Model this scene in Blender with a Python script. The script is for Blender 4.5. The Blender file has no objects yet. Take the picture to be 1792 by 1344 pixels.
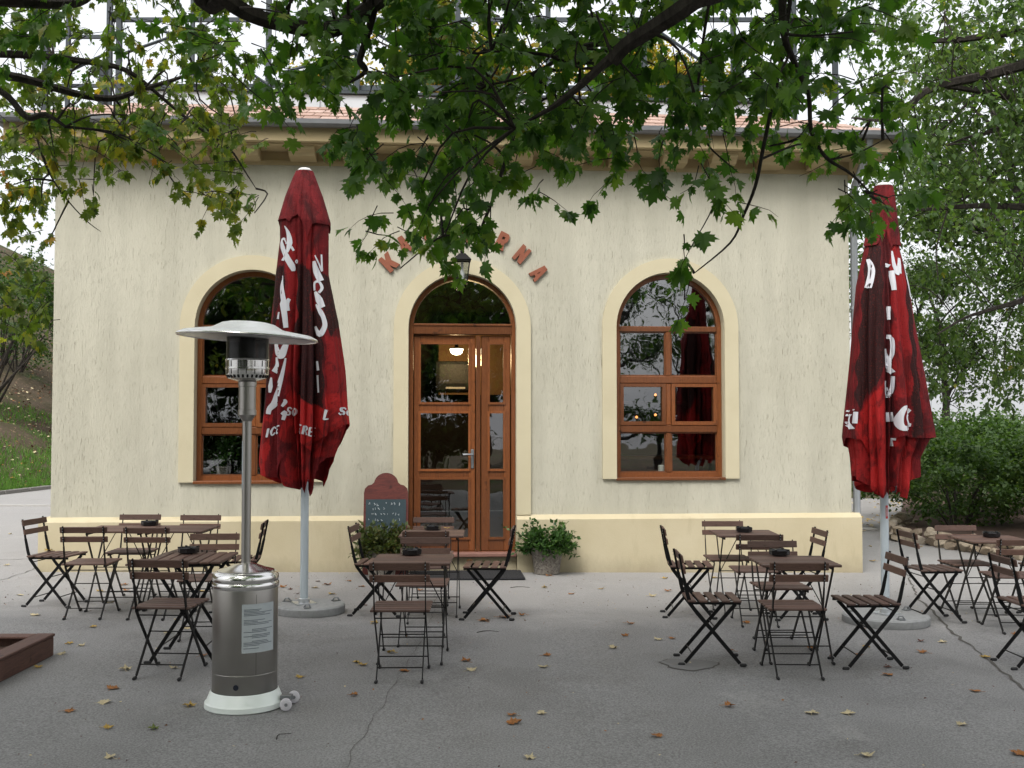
import bpy, math, random
import numpy as np
from mathutils import Vector, Matrix
from mathutils.geometry import tessellate_polygon
from mathutils.bvhtree import BVHTree
R = math.radians
rng = np.random.default_rng(7)
random.seed(7)
sc = bpy.context.scene
COL = sc.collection
# ------------------------------------------------------------------ survey of the site
F, CXP, CYP, CH, PITCH = 1880.0, 896.0, 672.0, 1.69, R(2.1)
def ray(px, py):
    x = (px-CXP)/F; u = -(py-CYP)/F
    return (x, math.cos(PITCH)-math.sin(PITCH)*u, math.sin(PITCH)+math.cos(PITCH)*u)
def gz(x, y=0.0):
    return -0.011*max(-9.0, min(9.0, x))
def ground(px, py, h=0.0):
    d = ray(px, py); z = h
    for _ in range(4):
        t = (z-CH)/d[2]; z = h+gz(d[0]*t)
    return Vector((d[0]*t, d[1]*t, z))
def at(px, py, Y):
    d = ray(px, py); t = Y/d[1]
    return Vector((d[0]*t, Y, CH+d[2]*t))
# ------------------------------------------------------------------ bookkeeping
def tag(o, label=None, cat=None, group=None, kind=None):
    if label: o['label'] = label
    if cat: o['category'] = cat
    if group: o['group'] = group
    if kind: o['kind'] = kind
    return o
def empty(name, loc=(0,0,0), rz=0.0, parent=None):
    o = bpy.data.objects.new(name, None); COL.objects.link(o)
    o.location = loc; o.rotation_euler = (0,0,rz); o.empty_display_size = .1
    if parent: o.parent = parent
    return o
def dup(root, loc, rz):
    r = root.copy(); COL.objects.link(r); r.location = loc; r.rotation_euler = (0,0,rz)
    for ch in list(root.children):
        c = ch.copy(); COL.objects.link(c); c.parent = r
        for g in list(ch.children):
            d = g.copy(); COL.objects.link(d); d.parent = c
    return r
# ------------------------------------------------------------------ mesh builder
class MB:
    def __init__(s): s.v=[]; s.f=[]; s.m=[]
    def add(s, vs, fs, m=0):
        b=len(s.v); s.v += [tuple(p) for p in vs]; s.f += [tuple(i+b for i in q) for q in fs]; s.m += [m]*len(fs)
    def box(s, c, d, rot=None, m=0, bev=0.0):
        hx,hy,hz=d[0]/2,d[1]/2,d[2]/2; c=Vector(c)
        if bev<=0:
            P=[Vector((x,y,z)) for z in(-hz,hz) for y in(-hy,hy) for x in(-hx,hx)]
            Q=[(0,2,3,1),(4,5,7,6),(0,1,5,4),(2,6,7,3),(0,4,6,2),(1,3,7,5)]
        else:
            b=min(bev,hx*.9,hy*.9,hz*.9); P=[]; ix={}
            for sz in(-1,1):
                for sy in(-1,1):
                    for sx in(-1,1):
                        for ax in range(3):
                            q=[sx*hx,sy*hy,sz*hz]
                            for k in range(3):
                                if k!=ax: q[k]-= (sx,sy,sz)[k]*b
                            ix[(sx,sy,sz,ax)]=len(P); P.append(Vector(q))
            Q=[]
            for ax in range(3):
                o1,o2=[(1,2),(2,0),(0,1)][ax]
                for sg in(-1,1):
                    fc=[]
                    for a,bb in((-1,-1),(1,-1),(1,1),(-1,1)):
                        t=[0,0,0]; t[ax]=sg; t[o1]=a; t[o2]=bb; fc.append(ix[(*t,ax)])
                    Q.append(tuple(fc if sg>0 else fc[::-1]))
            for ax in range(3):
                o1,o2=[(1,2),(2,0),(0,1)][ax]
                for a in(-1,1):
                    for bb in(-1,1):
                        t=[0,0,0]; t[o1]=a; t[o2]=bb; t1=list(t);t1[ax]=-1;t2=list(t);t2[ax]=1
                        q=(ix[(*t1,o1)],ix[(*t2,o1)],ix[(*t2,o2)],ix[(*t1,o2)])
                        n=(P[q[1]]-P[q[0]]).cross(P[q[2]]-P[q[0]])
                        Q.append(q if n.dot(P[q[0]])>0 else q[::-1])
            for sz in(-1,1):
                for sy in(-1,1):
                    for sx in(-1,1):
                        q=tuple(ix[(sx,sy,sz,k)] for k in range(3))
                        n=(P[q[1]]-P[q[0]]).cross(P[q[2]]-P[q[0]])
                        Q.append(q if n.dot(P[q[0]])>0 else q[::-1])
        if rot is not None: P=[rot@p for p in P]
        s.add([p+c for p in P],Q,m)
    def tube(s, pts, rad, n=8, m=0, cap=True, twist=None):
        pts=[Vector(p) for p in pts]; k=len(pts)
        rad=[rad]*k if not hasattr(rad,'__len__') else rad
        vs=[]; fs=[]; prev=None
        for i,p in enumerate(pts):
            t=(pts[min(i+1,k-1)]-pts[max(i-1,0)])
            if t.length<1e-9: t=Vector((0,0,1))
            t.normalize()
            if prev is None:
                a=Vector((0,0,1)) if abs(t.z)<.9 else Vector((1,0,0))
                u=t.cross(a).normalized()
            else:
                u=(prev-t*prev.dot(t))
                u=u.normalized() if u.length>1e-6 else t.orthogonal().normalized()
            prev=u; w=t.cross(u)
            for j in range(n):
                a=2*math.pi*j/n
                vs.append(p+(u*math.cos(a)+w*math.sin(a))*rad[i])
        for i in range(k-1):
            for j in range(n):
                fs.append((i*n+j,i*n+(j+1)%n,(i+1)*n+(j+1)%n,(i+1)*n+j))
        if cap:
            fs.append(tuple(range(n))[::-1]); fs.append(tuple((k-1)*n+j for j in range(n)))
        s.add(vs,fs,m)
    def bar(s, pts, tx, w, m=0):
        """flat bar in the YZ plane: thickness tx along X, width w in plane"""
        pts=[Vector(p) for p in pts]; k=len(pts); vs=[]; fs=[]
        w=[w]*k if not hasattr(w,'__len__') else w
        for i,p in enumerate(pts):
            t=(pts[min(i+1,k-1)]-pts[max(i-1,0)]).normalized(); nn=Vector((1,0,0)).cross(t).normalized()
            for a,b in((-1,-1),(1,-1),(1,1),(-1,1)):
                vs.append(p+Vector((a*tx/2,0,0))+nn*(b*w[i]/2))
        for i in range(k-1):
            for j in range(4):
                fs.append((i*4+j,i*4+(j+1)%4,(i+1)*4+(j+1)%4,(i+1)*4+j))
        fs.append((3,2,1,0)); fs.append(tuple((k-1)*4+j for j in range(4)))
        s.add(vs,fs,m)
    def lathe(s, prof, c=(0,0,0), n=32, m=0, rot=None, caps=True):
        c=Vector(c); vs=[]; fs=[]
        for r,z in prof:
            for j in range(n):
                a=2*math.pi*j/n; p=Vector((r*math.cos(a),r*math.sin(a),z))
                vs.append((rot@p if rot is not None else p)+c)
        for i in range(len(prof)-1):
            for j in range(n): fs.append((i*n+j,i*n+(j+1)%n,(i+1)*n+(j+1)%n,(i+1)*n+j))
        if caps:
            if prof[0][0]>1e-4: fs.append(tuple(range(n))[::-1])
            if prof[-1][0]>1e-4: fs.append(tuple((len(prof)-1)*n+j for j in range(n)))
        s.add(vs,fs,m)
    def prism(s, poly, y0, y1, m=0, xf=None):
        """polygon in XZ extruded along Y from y0 (front) to y1"""
        n=len(poly); a=[Vector((p[0],y0,p[1])) for p in poly]; b=[Vector((p[0],y1,p[1])) for p in poly]
        tri=tessellate_polygon([[Vector((p[0],p[1],0)) for p in poly]])
        vs=a+b; fs=[tuple(t) for t in tri]+[tuple(i+n for i in t)[::-1] for t in tri]
        for i in range(n): fs.append((i,(i+1)%n,n+(i+1)%n,n+i))
        if xf: vs=[xf(v) for v in vs]
        s.add(vs,fs,m)
    def build(s, name, mats, parent=None, smooth=False, loc=None):
        me=bpy.data.meshes.new(name); me.from_pydata(s.v,[],s.f); 
        if not isinstance(mats,(list,tuple)): mats=[mats]
        for mm in mats: me.materials.append(mm)
        me.polygons.foreach_set('material_index',s.m)
        me.update()
        import bmesh
        bm=bmesh.new(); bm.from_mesh(me); bmesh.ops.recalc_face_normals(bm,faces=bm.faces); bm.to_mesh(me); bm.free()
        if smooth:
            me.polygons.foreach_set('use_smooth',[True]*len(me.polygons))
            try: me.set_sharp_from_angle(angle=R(38))
            except Exception: pass
        o=bpy.data.objects.new(name,me); COL.objects.link(o)
        if parent: o.parent=parent
        if loc is not None: o.location=loc
        return o
def fast_mesh(name, V, Fc, mats, parent=None, mi=None, smooth=False):
    V=np.asarray(V,dtype=np.float32); Fc=np.asarray(Fc,dtype=np.int32)
    me=bpy.data.meshes.new(name); me.vertices.add(len(V)); me.vertices.foreach_set('co',V.ravel())
    nf,k=Fc.shape; me.loops.add(nf*k); me.loops.foreach_set('vertex_index',Fc.ravel())
    me.polygons.add(nf); me.polygons.foreach_set('loop_start',np.arange(0,nf*k,k,dtype=np.int32))
    try: me.polygons.foreach_set('loop_total',np.full(nf,k,dtype=np.int32))
    except Exception: pass
    if not isinstance(mats,(list,tuple)): mats=[mats]
    for m in mats: me.materials.append(m)
    if mi is not None: me.polygons.foreach_set('material_index',np.asarray(mi,dtype=np.int32))
    if smooth: me.polygons.foreach_set('use_smooth',np.ones(nf,dtype=bool))
    me.update(calc_edges=True); me.validate()
    o=bpy.data.objects.new(name,me); COL.objects.link(o)
    if parent: o.parent=parent
    return o
# ------------------------------------------------------------------ materials
class NT:
    def __init__(s,name):
        s.m=bpy.data.materials.new(name); s.m.use_nodes=True; s.t=s.m.node_tree; s.t.nodes.clear()
        s.out=s.n('ShaderNodeOutputMaterial')
    def n(s,ty,**kw):
        x=s.t.nodes.new(ty)
        for k,v in kw.items():
            if k.startswith('_'): setattr(x,k[1:],v)
            else:
                key=int(k[1:]) if k[0]=='i' and k[1:].isdigit() else k.replace('__',' ')
                x.inputs[key].default_value=v
        return x
    def l(s,a,b): s.t.links.new(a,b)
    def coord(s,scale=(1,1,1),kind='Object',rot=(0,0,0)):
        tc=s.n('ShaderNodeTexCoord'); mp=s.n('ShaderNodeMapping'); mp.inputs['Scale'].default_value=scale; mp.inputs['Rotation'].default_value=rot
        s.l(tc.outputs[kind],mp.inputs['Vector']); return mp.outputs[0]
    def noise(s,vec,scale,detail=4,rough=.55,dist=0):
        x=s.n('ShaderNodeTexNoise'); x.inputs['Scale'].default_value=scale; x.inputs['Detail'].default_value=detail
        x.inputs['Roughness'].default_value=rough; x.inputs['Distortion'].default_value=dist
        if vec is not None: s.l(vec,x.inputs['Vector'])
        return x.outputs['Fac']
    def ramp(s,fac,stops,interp='LINEAR'):
        x=s.n('ShaderNodeValToRGB'); e=x.color_ramp.elements; x.color_ramp.interpolation=interp
        while len(e)<len(stops): e.new(.5)
        for i,(p,c) in enumerate(stops):
            e[i].position=p; e[i].color=(*c,1) if len(c)==3 else c
        s.l(fac,x.inputs[0]); return x.outputs[0]
    def mix(s,fac,a,b,mode='MIX'):
        x=s.n('ShaderNodeMixRGB',_blend_type=mode)
        for sock,v in((x.inputs[0],fac),(x.inputs[1],a),(x.inputs[2],b)):
            if hasattr(v,'is_linked'): s.l(v,sock)
            elif isinstance(v,(int,float)): sock.default_value=v
            else: sock.default_value=(*v,1)
        return x.outputs[0]
    def math(s,op,a,b=0):
        x=s.n('ShaderNodeMath',_operation=op)
        for sock,v in((x.inputs[0],a),(x.inputs[1],b)):
            if hasattr(v,'is_linked'): s.l(v,sock)
            else: sock.default_value=v
        return x.outputs[0]
    def bump(s,h,strength=.3,dist=.01,normal=None):
        x=s.n('ShaderNodeBump'); x.inputs['Strength'].default_value=strength; x.inputs['Distance'].default_value=dist
        s.l(h,x.inputs['Height'])
        if normal is not None: s.l(normal,x.inputs['Normal'])
        return x.outputs[0]
    def bsdf(s,col,rough=.6,metal=0,normal=None,spec=.5,coat=0):
        b=s.n('ShaderNodeBsdfPrincipled')
        for nm,v in(('Base Color',col),('Roughness',rough),('Metallic',metal)):
            if hasattr(v,'is_linked'): s.l(v,b.inputs[nm])
            elif nm=='Base Color': b.inputs[nm].default_value=(*v,1)
            else: b.inputs[nm].default_value=v
        b.inputs['Specular IOR Level'].default_value=spec; b.inputs['Coat Weight'].default_value=coat
        if normal is not None: s.l(normal,b.inputs['Normal'])
        s.b=b; s.l(b.outputs[0],s.out.inputs[0]); return s.m
def simple(name,col,rough=.6,metal=0,var=.12,scale=30,bump=0,spec=.5):
    t=NT(name); v=t.coord(); f=t.noise(v,scale)
    c=t.mix(f,tuple(x*(1-var) for x in col),tuple(min(1,x*(1+var)) for x in col))
    nr=t.bump(t.noise(v,scale*4),bump,.004) if bump else None
    return t.bsdf(c,rough,metal,nr,spec)
M={}
def mk():
    # lined rough-cast render: vertical scratch grooves
    t=NT('grooved_plaster'); v=t.coord()
    g=t.noise(t.coord((85,85,6.5)),1,2,.6,.4)
    g2=t.noise(t.coord((150,150,16),'Object',(0,0,.3)),1,2,.6,.3); groove=t.math('MULTIPLY',t.ramp(g,[(.30,(0,0,0)),(.37,(1,1,1))]),t.ramp(g2,[(.27,(.35,.35,.35)),(.36,(1,1,1))]))
    patch=t.ramp(t.noise(v,1.1,4,.65),[(.40,(0,0,0)),(.66,(1,1,1))])
    big=t.noise(v,.7,5,.6); fine=t.noise(v,120,2)
    c=t.ramp(big,[(.3,(.42,.40,.315)),(.7,(.505,.485,.395))])
    c=t.mix(.4,c,t.ramp(t.noise(t.coord((3,3,.35)),1.3,4),[(.35,(.365,.35,.285)),(.6,(.505,.485,.395))]))
    gm=t.math('MULTIPLY',t.math('SUBTRACT',1,groove),t.math('ADD',t.math('MULTIPLY',patch,.75),.25))
    c=t.mix(t.math('MULTIPLY',gm,.48),c,(.20,.165,.11))
    h=t.math('ADD',t.math('MULTIPLY',t.math('SUBTRACT',1,gm),1.0),t.math('MULTIPLY',fine,.18))
    h=t.math('ADD',h,t.math('MULTIPLY',t.noise(t.coord((60,60,12)),1,3),.7)); h=t.math('ADD',h,t.math('MULTIPLY',t.noise(v,5,4),1.2))
    M['plaster']=t.bsdf(c,.9,0,t.bump(h,.6,.013),.2)
    for nm,a,b in(('cream',(.50,.445,.305),(.555,.50,.35)),('ochre',(.475,.41,.27),(.535,.47,.325)),('tan',(.40,.315,.175),(.47,.38,.225))):
        t=NT(nm+'_render'); v=t.coord()
        c=t.ramp(t.noise(v,1.6,5,.6),[(.3,a),(.7,b)])
        if nm=='ochre':
            st=t.ramp(t.noise(t.coord((4,4,.8)),1.5,5,.65),[(.55,(0,0,0)),(.75,(1,1,1))]); c=t.mix(t.math('MULTIPLY',st,.35),c,(.32,.26,.16)); sz=t.n('ShaderNodeSeparateXYZ'); t.l(v,sz.inputs[0]); sp=t.ramp(t.math('ADD',sz.outputs[2],t.math('MULTIPLY',t.noise(t.coord((1,1,.5)),6,6,.7),.36)),[(.12,(1,1,1)),(.36,(0,0,0))]); c=t.mix(t.math('MULTIPLY',sp,.5),c,(.22,.185,.13))
        M[nm]=t.bsdf(c,.88,0,t.bump(t.noise(v,90,3),.35,.004),.2)
    # asphalt / worn screed
    t=NT('worn_paving'); v=t.coord()
    big=t.noise(v,.35,6,.6,.4); mid=t.noise(v,1.7,6,.65,.3); fine=t.noise(v,85,4,.75); gr=t.noise(v,30,4,.7)
    c=t.ramp(big,[(.3,(.115,.113,.114)),(.5,(.178,.175,.176)),(.7,(.255,.252,.253))])
    c=t.mix(.5,c,t.ramp(mid,[(.36,(.078,.077,.078)),(.58,(.235,.232,.231))]))
    st=t.ramp(t.noise(t.coord((1,.55,1)),.9,7,.68,.5),[(.60,(0,0,0)),(.70,(1,1,1))]); c=t.mix(t.math('MULTIPLY',st,.75),c,(.36,.35,.335))
    dk=t.ramp(t.noise(v,.8,5,.6,.8),[(.32,(1,1,1)),(.42,(0,0,0))]); c=t.mix(t.math('MULTIPLY',dk,.7),c,(.085,.08,.076))
    sp=t.ramp(gr,[(.30,(1,1,1)),(.38,(0,0,0))]); c=t.mix(t.math('MULTIPLY',sp,.35),c,(.075,.073,.072)); sp=t.ramp(gr,[(.60,(0,0,0)),(.70,(1,1,1))]); c=t.mix(t.math('MULTIPLY',sp,.3),c,(.34,.335,.33)); vo=t.n('ShaderNodeTexVoronoi'); vo.inputs['Scale'].default_value=3.1; t.l(v,vo.inputs['Vector']); gm_=t.ramp(vo.outputs['Distance'],[(.035,(1,1,1)),(.055,(0,0,0))]); c=t.mix(t.math('MULTIPLY',gm_,.55),c,(.045,.043,.042))
    c=t.mix(.55,c,t.ramp(fine,[(.36,(.06,.059,.059)),(.64,(.36,.355,.35))]))
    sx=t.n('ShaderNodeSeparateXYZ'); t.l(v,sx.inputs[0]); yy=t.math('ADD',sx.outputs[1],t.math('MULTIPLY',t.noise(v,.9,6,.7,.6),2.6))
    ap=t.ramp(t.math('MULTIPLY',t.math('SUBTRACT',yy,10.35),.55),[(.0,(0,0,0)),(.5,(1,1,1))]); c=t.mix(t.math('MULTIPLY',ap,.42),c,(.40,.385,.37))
    h=t.math('ADD',t.math('MULTIPLY',fine,.9),t.math('MULTIPLY',mid,1.5))
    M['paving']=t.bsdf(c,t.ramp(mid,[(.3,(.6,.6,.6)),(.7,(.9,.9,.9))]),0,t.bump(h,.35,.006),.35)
    M['crack']=simple('crack_dirt',(.075,.068,.06),.95,0,.4,60)
    M['patch']=simple('tar_patch',(.165,.162,.16),.9,0,.25,120,.4)
    M['pale_path']=simple('pale_path',(.24,.23,.22),.9,0,.2,6,.2)
    M['pale_edge']=simple('pale_edging',(.33,.32,.305),.9,0,.25,9)
    M['kerb']=simple('kerb_stone',(.20,.19,.175),.9,0,.3,14,.3)
    # wood
    def wood(nm,a,b,sc_,rough,axis=(1,1,9),coat=0):
        t=NT(nm); v=t.coord(axis); gr=t.noise(v,sc_,6,.65,1.2); kn=t.noise(t.coord(),9,2)
        c=t.ramp(gr,[(.3,a),(.7,b)]); c=t.mix(t.math('MULTIPLY',t.ramp(kn,[(.68,(0,0,0)),(.76,(1,1,1))]),.7),c,tuple(x*.35 for x in a))
        ri=t.n('ShaderNodeNewGeometry').outputs['Random Per Island']
        c=t.mix(1,c,t.ramp(ri,[(0,(.70,.70,.70)),(1,(1.22,1.2,1.18))]),'MULTIPLY'); c=t.mix(1,c,t.ramp(t.n('ShaderNodeObjectInfo').outputs['Random'],[(0,(.82,.82,.84)),(1,(1.16,1.12,1.08))]),'MULTIPLY')
        return t.bsdf(c,rough,0,t.bump(gr,.15,.002),.5,coat)
    M['pine']=wood('varnished_pine',(.115,.034,.009),(.25,.084,.023),14,.38,(9,9,.7),.25)
    M['slat']=wood('stained_slat_wood',(.078,.040,.030),(.15,.086,.065),22,.55,(.8,8,8))
    M['board']=wood('weathered_board',(.075,.034,.026),(.15,.075,.055),10,.7,(6,.8,6))
    M['redboard']=wood('red_stained_wood',(.055,.012,.010),(.125,.027,.02),7,.65,(1.2,6,6))
    M['black']=simple('black_enamel',(.004,.004,.0045),.5,0,.3,40,0,.25)
    M['rubber']=simple('black_rubber',(.010,.010,.011),.7)
    M['ashtray']=simple('black_melamine',(.008,.008,.009),.25)
    M['slate']=simple('chalkboard_slate',(.028,.05,.06),.7,0,.35,8)
    t=NT('chalk'); M['chalk']=t.bsdf((.42,.46,.48),.95)
    M['terracotta']=simple('fired_clay_letter',(.24,.078,.042),.85,0,.25,18,.4)
    t=NT('clay_roof_tile'); v=t.coord(); ri=t.n('ShaderNodeNewGeometry').outputs['Random Per Island']
    c=t.ramp(ri,[(0,(.26,.15,.11)),(.5,(.36,.23,.18)),(1,(.43,.31,.26))]); c=t.mix(.3,c,t.ramp(t.noise(v,8,4),[(.3,(.2,.13,.10)),(.7,(.46,.36,.31))]))
    M['tile']=t.bsdf(c,.85)
    M['zinc']=simple('zinc_sheet',(.42,.44,.46),.42,.75,.18,5)
    M['zinc_pale']=simple('pale_sheet_metal',(.46,.48,.50),.55,.2,.12,3)
    M['gutter']=simple('grey_gutter',(.20,.205,.215),.5,.4,.2,9)
    M['steelframe']=simple('painted_steel',(.03,.038,.044),.55,.3,.25,9)
    # stainless
    t=NT('brushed_stainless'); v=t.coord((1,1,1)); br=t.noise(t.coord((300,300,3)),1,2); bl=t.noise(v,3,4)
    c=t.mix(bl,(.31,.295,.275),(.43,.415,.39)); M['steel']=t.bsdf(c,t.ramp(br,[(.2,(.30,.30,.30)),(.8,(.42,.42,.42))]),1,t.bump(br,.05,.001))
    M['chrome']=simple('polished_chrome',(.72,.71,.69),.16,1,.06,6)
    M['alu']=simple('aluminium_hood',(.90,.91,.92),.32,.12,.04,5)
    M['whitepaint']=simple('white_enamel',(.74,.79,.76),.3,0,.05,5)
    M['bluehole']=simple('dark_hole',(.005,.008,.02),.6)
    M['sticker']=simple('grey_paper_label',(.44,.48,.50),.6,0,.08,30)
    M['print']=simple('grey_print',(.17,.19,.21),.7)
    M['wheel']=simple('lilac_nylon',(.62,.60,.64),.5)
    M['burner']=None
    t=NT('perforated_burner'); tr=t.n('ShaderNodeBsdfTransparent'); p=t.n('ShaderNodeBsdfPrincipled'); p.inputs['Base Color'].default_value=(.012,.012,.012,1); p.inputs['Roughness'].default_value=.3; p.inputs['Metallic'].default_value=.2
    mx=t.n('ShaderNodeMixShader'); mx.inputs[0].default_value=.80; t.l(tr.outputs[0],mx.inputs[1]); t.l(p.outputs[0],mx.inputs[2]); t.l(mx.outputs[0],t.out.inputs[0]); M['burner']=t.m
    M['pole']=simple('pale_grey_pole',(.50,.56,.60),.38,.1,.06,6)
    M['grey_strut']=simple('grey_strut',(.22,.23,.24),.4,.5)
    M['concrete']=simple('cast_concrete',(.27,.275,.275),.9,0,.3,26,.5)
    M['galv']=simple('galvanised_plate',(.6,.62,.64),.3,.8)
    M['white_cap']=simple('white_plastic',(.8,.78,.76),.45)
    M['red_sticker']=simple('red_label',(.42,.03,.03),.5)
    # printed awning cloth (colour attribute carries the print)
    t=NT('printed_cloth'); at_=t.n('ShaderNodeAttribute',_attribute_name='print'); v=t.coord()
    vo=t.n('ShaderNodeTexVoronoi'); vo.inputs['Scale'].default_value=42; t.l(t.coord((1,1,.8)),vo.inputs['Vector'])
    dr=t.ramp(vo.outputs['Distance'],[(.10,(1,1,1)),(.22,(0,0,0))]); sel=t.ramp(t.noise(v,13,3),[(.40,(0,0,0)),(.52,(1,1,1))])
    dm=t.math('MULTIPLY',dr,sel); c=t.mix(t.math('MULTIPLY',dm,.7),at_.outputs['Color'],(.030,.004,.005))
    c=t.mix(t.math('MULTIPLY',t.ramp(t.noise(v,75,4,.7),[(.54,(0,0,0)),(.66,(1,1,1))]),.28),c,(.36,.03,.02)); c=t.mix(t.math('MULTIPLY',t.ramp(t.noise(t.coord((1,1,.7)),5,6,.7,.8),[(.50,(0,0,0)),(.60,(1,1,1))]),.6),c,(.030,.005,.006))
    w=t.noise(v,600,2)
    pb=t.n('ShaderNodeBsdfPrincipled'); t.l(c,pb.inputs['Base Color']); pb.inputs['Roughness'].default_value=.75; pb.inputs['Specular IOR Level'].default_value=.25
    nb=t.bump(t.math('ADD',t.math('ADD',t.noise(v,22,3),t.math('MULTIPLY',w,.15)),t.math('MULTIPLY',t.noise(t.coord((26,26,1.6)),1,3,.6,.6),2.2)),.7,.012); t.l(nb,pb.inputs['Normal'])
    tl=t.n('ShaderNodeBsdfTranslucent'); t.l(c,tl.inputs['Color']); mx=t.n('ShaderNodeMixShader'); mx.inputs[0].default_value=.12
    t.l(pb.outputs[0],mx.inputs[1]); t.l(tl.outputs[0],mx.inputs[2]); t.l(mx.outputs[0],t.out.inputs[0]); M['cloth']=t.m
    t=NT('white_print'); M['lettering']=t.bsdf((.66,.66,.70),.8,0,None,.2)
    # glass panes: thin sheet, mirror part + see-through part, slightly uneven
    t=NT('window_glass'); v=t.coord(); nb=t.bump(t.noise(v,2.6,2,.4),.10,.02)
    gl=t.n('ShaderNodeBsdfGlossy'); gl.inputs['Roughness'].default_value=.012; gl.inputs['Color'].default_value=(.95,.97,1,1); t.l(nb,gl.inputs['Normal'])
    tr=t.n('ShaderNodeBsdfTransparent'); tr.inputs['Color'].default_value=(.72,.76,.74,1)
    lw=t.n('ShaderNodeLayerWeight'); lw.inputs['Blend'].default_value=.3
    fac=t.math('ADD',t.math('MULTIPLY',lw.outputs['Fresnel'],.8),.185)
    mx=t.n('ShaderNodeMixShader'); t.l(fac,mx.inputs[0]); t.l(tr.outputs[0],mx.inputs[1]); t.l(gl.outputs[0],mx.inputs[2]); t.l(mx.outputs[0],t.out.inputs[0]); M['glass']=t.m
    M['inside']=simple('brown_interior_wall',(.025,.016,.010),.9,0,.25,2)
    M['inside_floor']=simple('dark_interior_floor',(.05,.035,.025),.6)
    M['lit_wall']=simple('warm_lit_wall',(.24,.13,.055),.9,0,.2,2)  # paler than the other inner walls: the lamp's glow is put into the colour
    M['darkpic']=simple('dark_print',(.03,.026,.022),.5,0,.6,14)
    t=NT('lamp_glow'); e=t.n('ShaderNodeEmission'); e.inputs[0].default_value=(1,.80,.5,1); e.inputs[1].default_value=9; t.l(e.outputs[0],t.out.inputs[0]); M['glow']=t.m
    t=NT('ember_glow'); e=t.n('ShaderNodeEmission'); e.inputs[0].default_value=(1,.35,.1,1); e.inputs[1].default_value=1.3; t.l(e.outputs[0],t.out.inputs[0]); M['ember']=t.m
    M['candle']=simple('white_wax',(.75,.73,.68),.5)
    M['lantern_glass']=None
    t=NT('lantern_glass'); gl=t.n('ShaderNodeBsdfGlossy'); gl.inputs['Roughness'].default_value=.05; tr=t.n('ShaderNodeBsdfTransparent'); tr.inputs['Color'].default_value=(.8,.83,.83,1)
    mx=t.n('ShaderNodeMixShader'); mx.inputs[0].default_value=.2; t.l(tr.outputs[0],mx.inputs[1]); t.l(gl.outputs[0],mx.inputs[2]); t.l(mx.outputs[0],t.out.inputs[0]); M['lantern_glass']=t.m
    t=NT('exposed_aggregate'); v=t.coord(); vo=t.n('ShaderNodeTexVoronoi'); vo.inputs['Scale'].default_value=60; t.l(v,vo.inputs['Vector'])
    c=t.ramp(vo.outputs['Color'],[(0,(.10,.085,.07)),(.5,(.20,.18,.155)),(1,(.32,.29,.25))]); M['aggregate']=t.bsdf(c,.9,0,t.bump(vo.outputs['Distance'],.7,.01))
    M['mat']=simple('black_coir_mat',(.018,.018,.02),.95,0,.4,90,.8)
    M['soil']=simple('bark_mulch',(.075,.042,.03),.95,0,.5,40,.8)
    M['sill_stone']=simple('red_stone_sill',(.22,.11,.085),.8,0,.2,12)
    # rocks
    t=NT('sandstone_rock'); v=t.coord(); ri=t.n('ShaderNodeObjectInfo').outputs['Random']
    c=t.ramp(ri,[(0,(.17,.125,.085)),(.35,(.33,.25,.165)),(.7,(.42,.35,.26)),(1,(.55,.50,.43))]); c=t.mix(.45,c,t.ramp(t.noise(v,9,6,.7),[(.3,(.14,.11,.08)),(.7,(.5,.43,.34))]))
    M['rock']=t.bsdf(c,.9,0,t.bump(t.noise(v,14,6,.65),.6,.03))
    t=NT('bark'); v=t.coord((1,1,.25)); n=t.noise(v,22,6,.7,1); c=t.ramp(n,[(.3,(.014,.012,.010)),(.7,(.055,.047,.040))]); M['bark']=t.bsdf(c,.95,0,t.bump(n,.8,.02),.2)
    t=NT('grey_bark'); v=t.coord((1,1,.25)); n=t.noise(v,12,6,.7,1); c=t.ramp(n,[(.3,(.022,.020,.017)),(.7,(.075,.068,.06))]); M['greybark']=t.bsdf(c,.95,0,t.bump(n,.8,.02),.2)
    # hillside
    t=NT('hillside_soil'); v=t.coord(); c=t.ramp(t.noise(v,.5,6,.65,.4),[(.34,(.040,.075,.018)),(.46,(.06,.052,.03)),(.62,(.085,.066,.047))])
    c=t.mix(t.math('MULTIPLY',t.ramp(t.noise(v,9,5,.7),[(.58,(0,0,0)),(.66,(1,1,1))]),.7),c,(.26,.17,.115)); M['hill']=t.bsdf(c,.95,0,t.bump(t.noise(v,8,6),.6,.06),.1)
def leafmat(name,stops,trans=.35,rough=.5,spec=.35):
    t=NT(name); g=t.n('ShaderNodeNewGeometry'); ri=g.outputs['Random Per Island']; v=t.coord()
    cl=t.noise(v,1.1,3); 
    f=t.math('ADD',t.math('MULTIPLY',ri,.72),t.math('MULTIPLY',t.math('SUBTRACT',cl,.36),1.0))
    c=t.ramp(f,stops)
    c=t.mix(t.math('MULTIPLY',t.noise(v,40,2),.35),c,tuple(x*.6 for x in stops[len(stops)//2][1]))
    p=t.n('ShaderNodeBsdfPrincipled'); t.l(c,p.inputs['Base Color']); p.inputs['Roughness'].default_value=rough; p.inputs['Specular IOR Level'].default_value=spec
    tl=t.n('ShaderNodeBsdfTranslucent'); c2=t.mix(1,c,(1.5,1.7,.6),'MULTIPLY'); t.l(c2,tl.inputs['Color'])
    mx=t.n('ShaderNodeMixShader'); mx.inputs[0].default_value=trans; t.l(p.outputs[0],mx.inputs[1]); t.l(tl.outputs[0],mx.inputs[2]); t.l(mx.outputs[0],t.out.inputs[0])
    return t.m
mk()
G0,G1,G2,G3=(.020,.050,.013),(.038,.085,.018),(.060,.125,.025),(.095,.165,.035)
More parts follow.
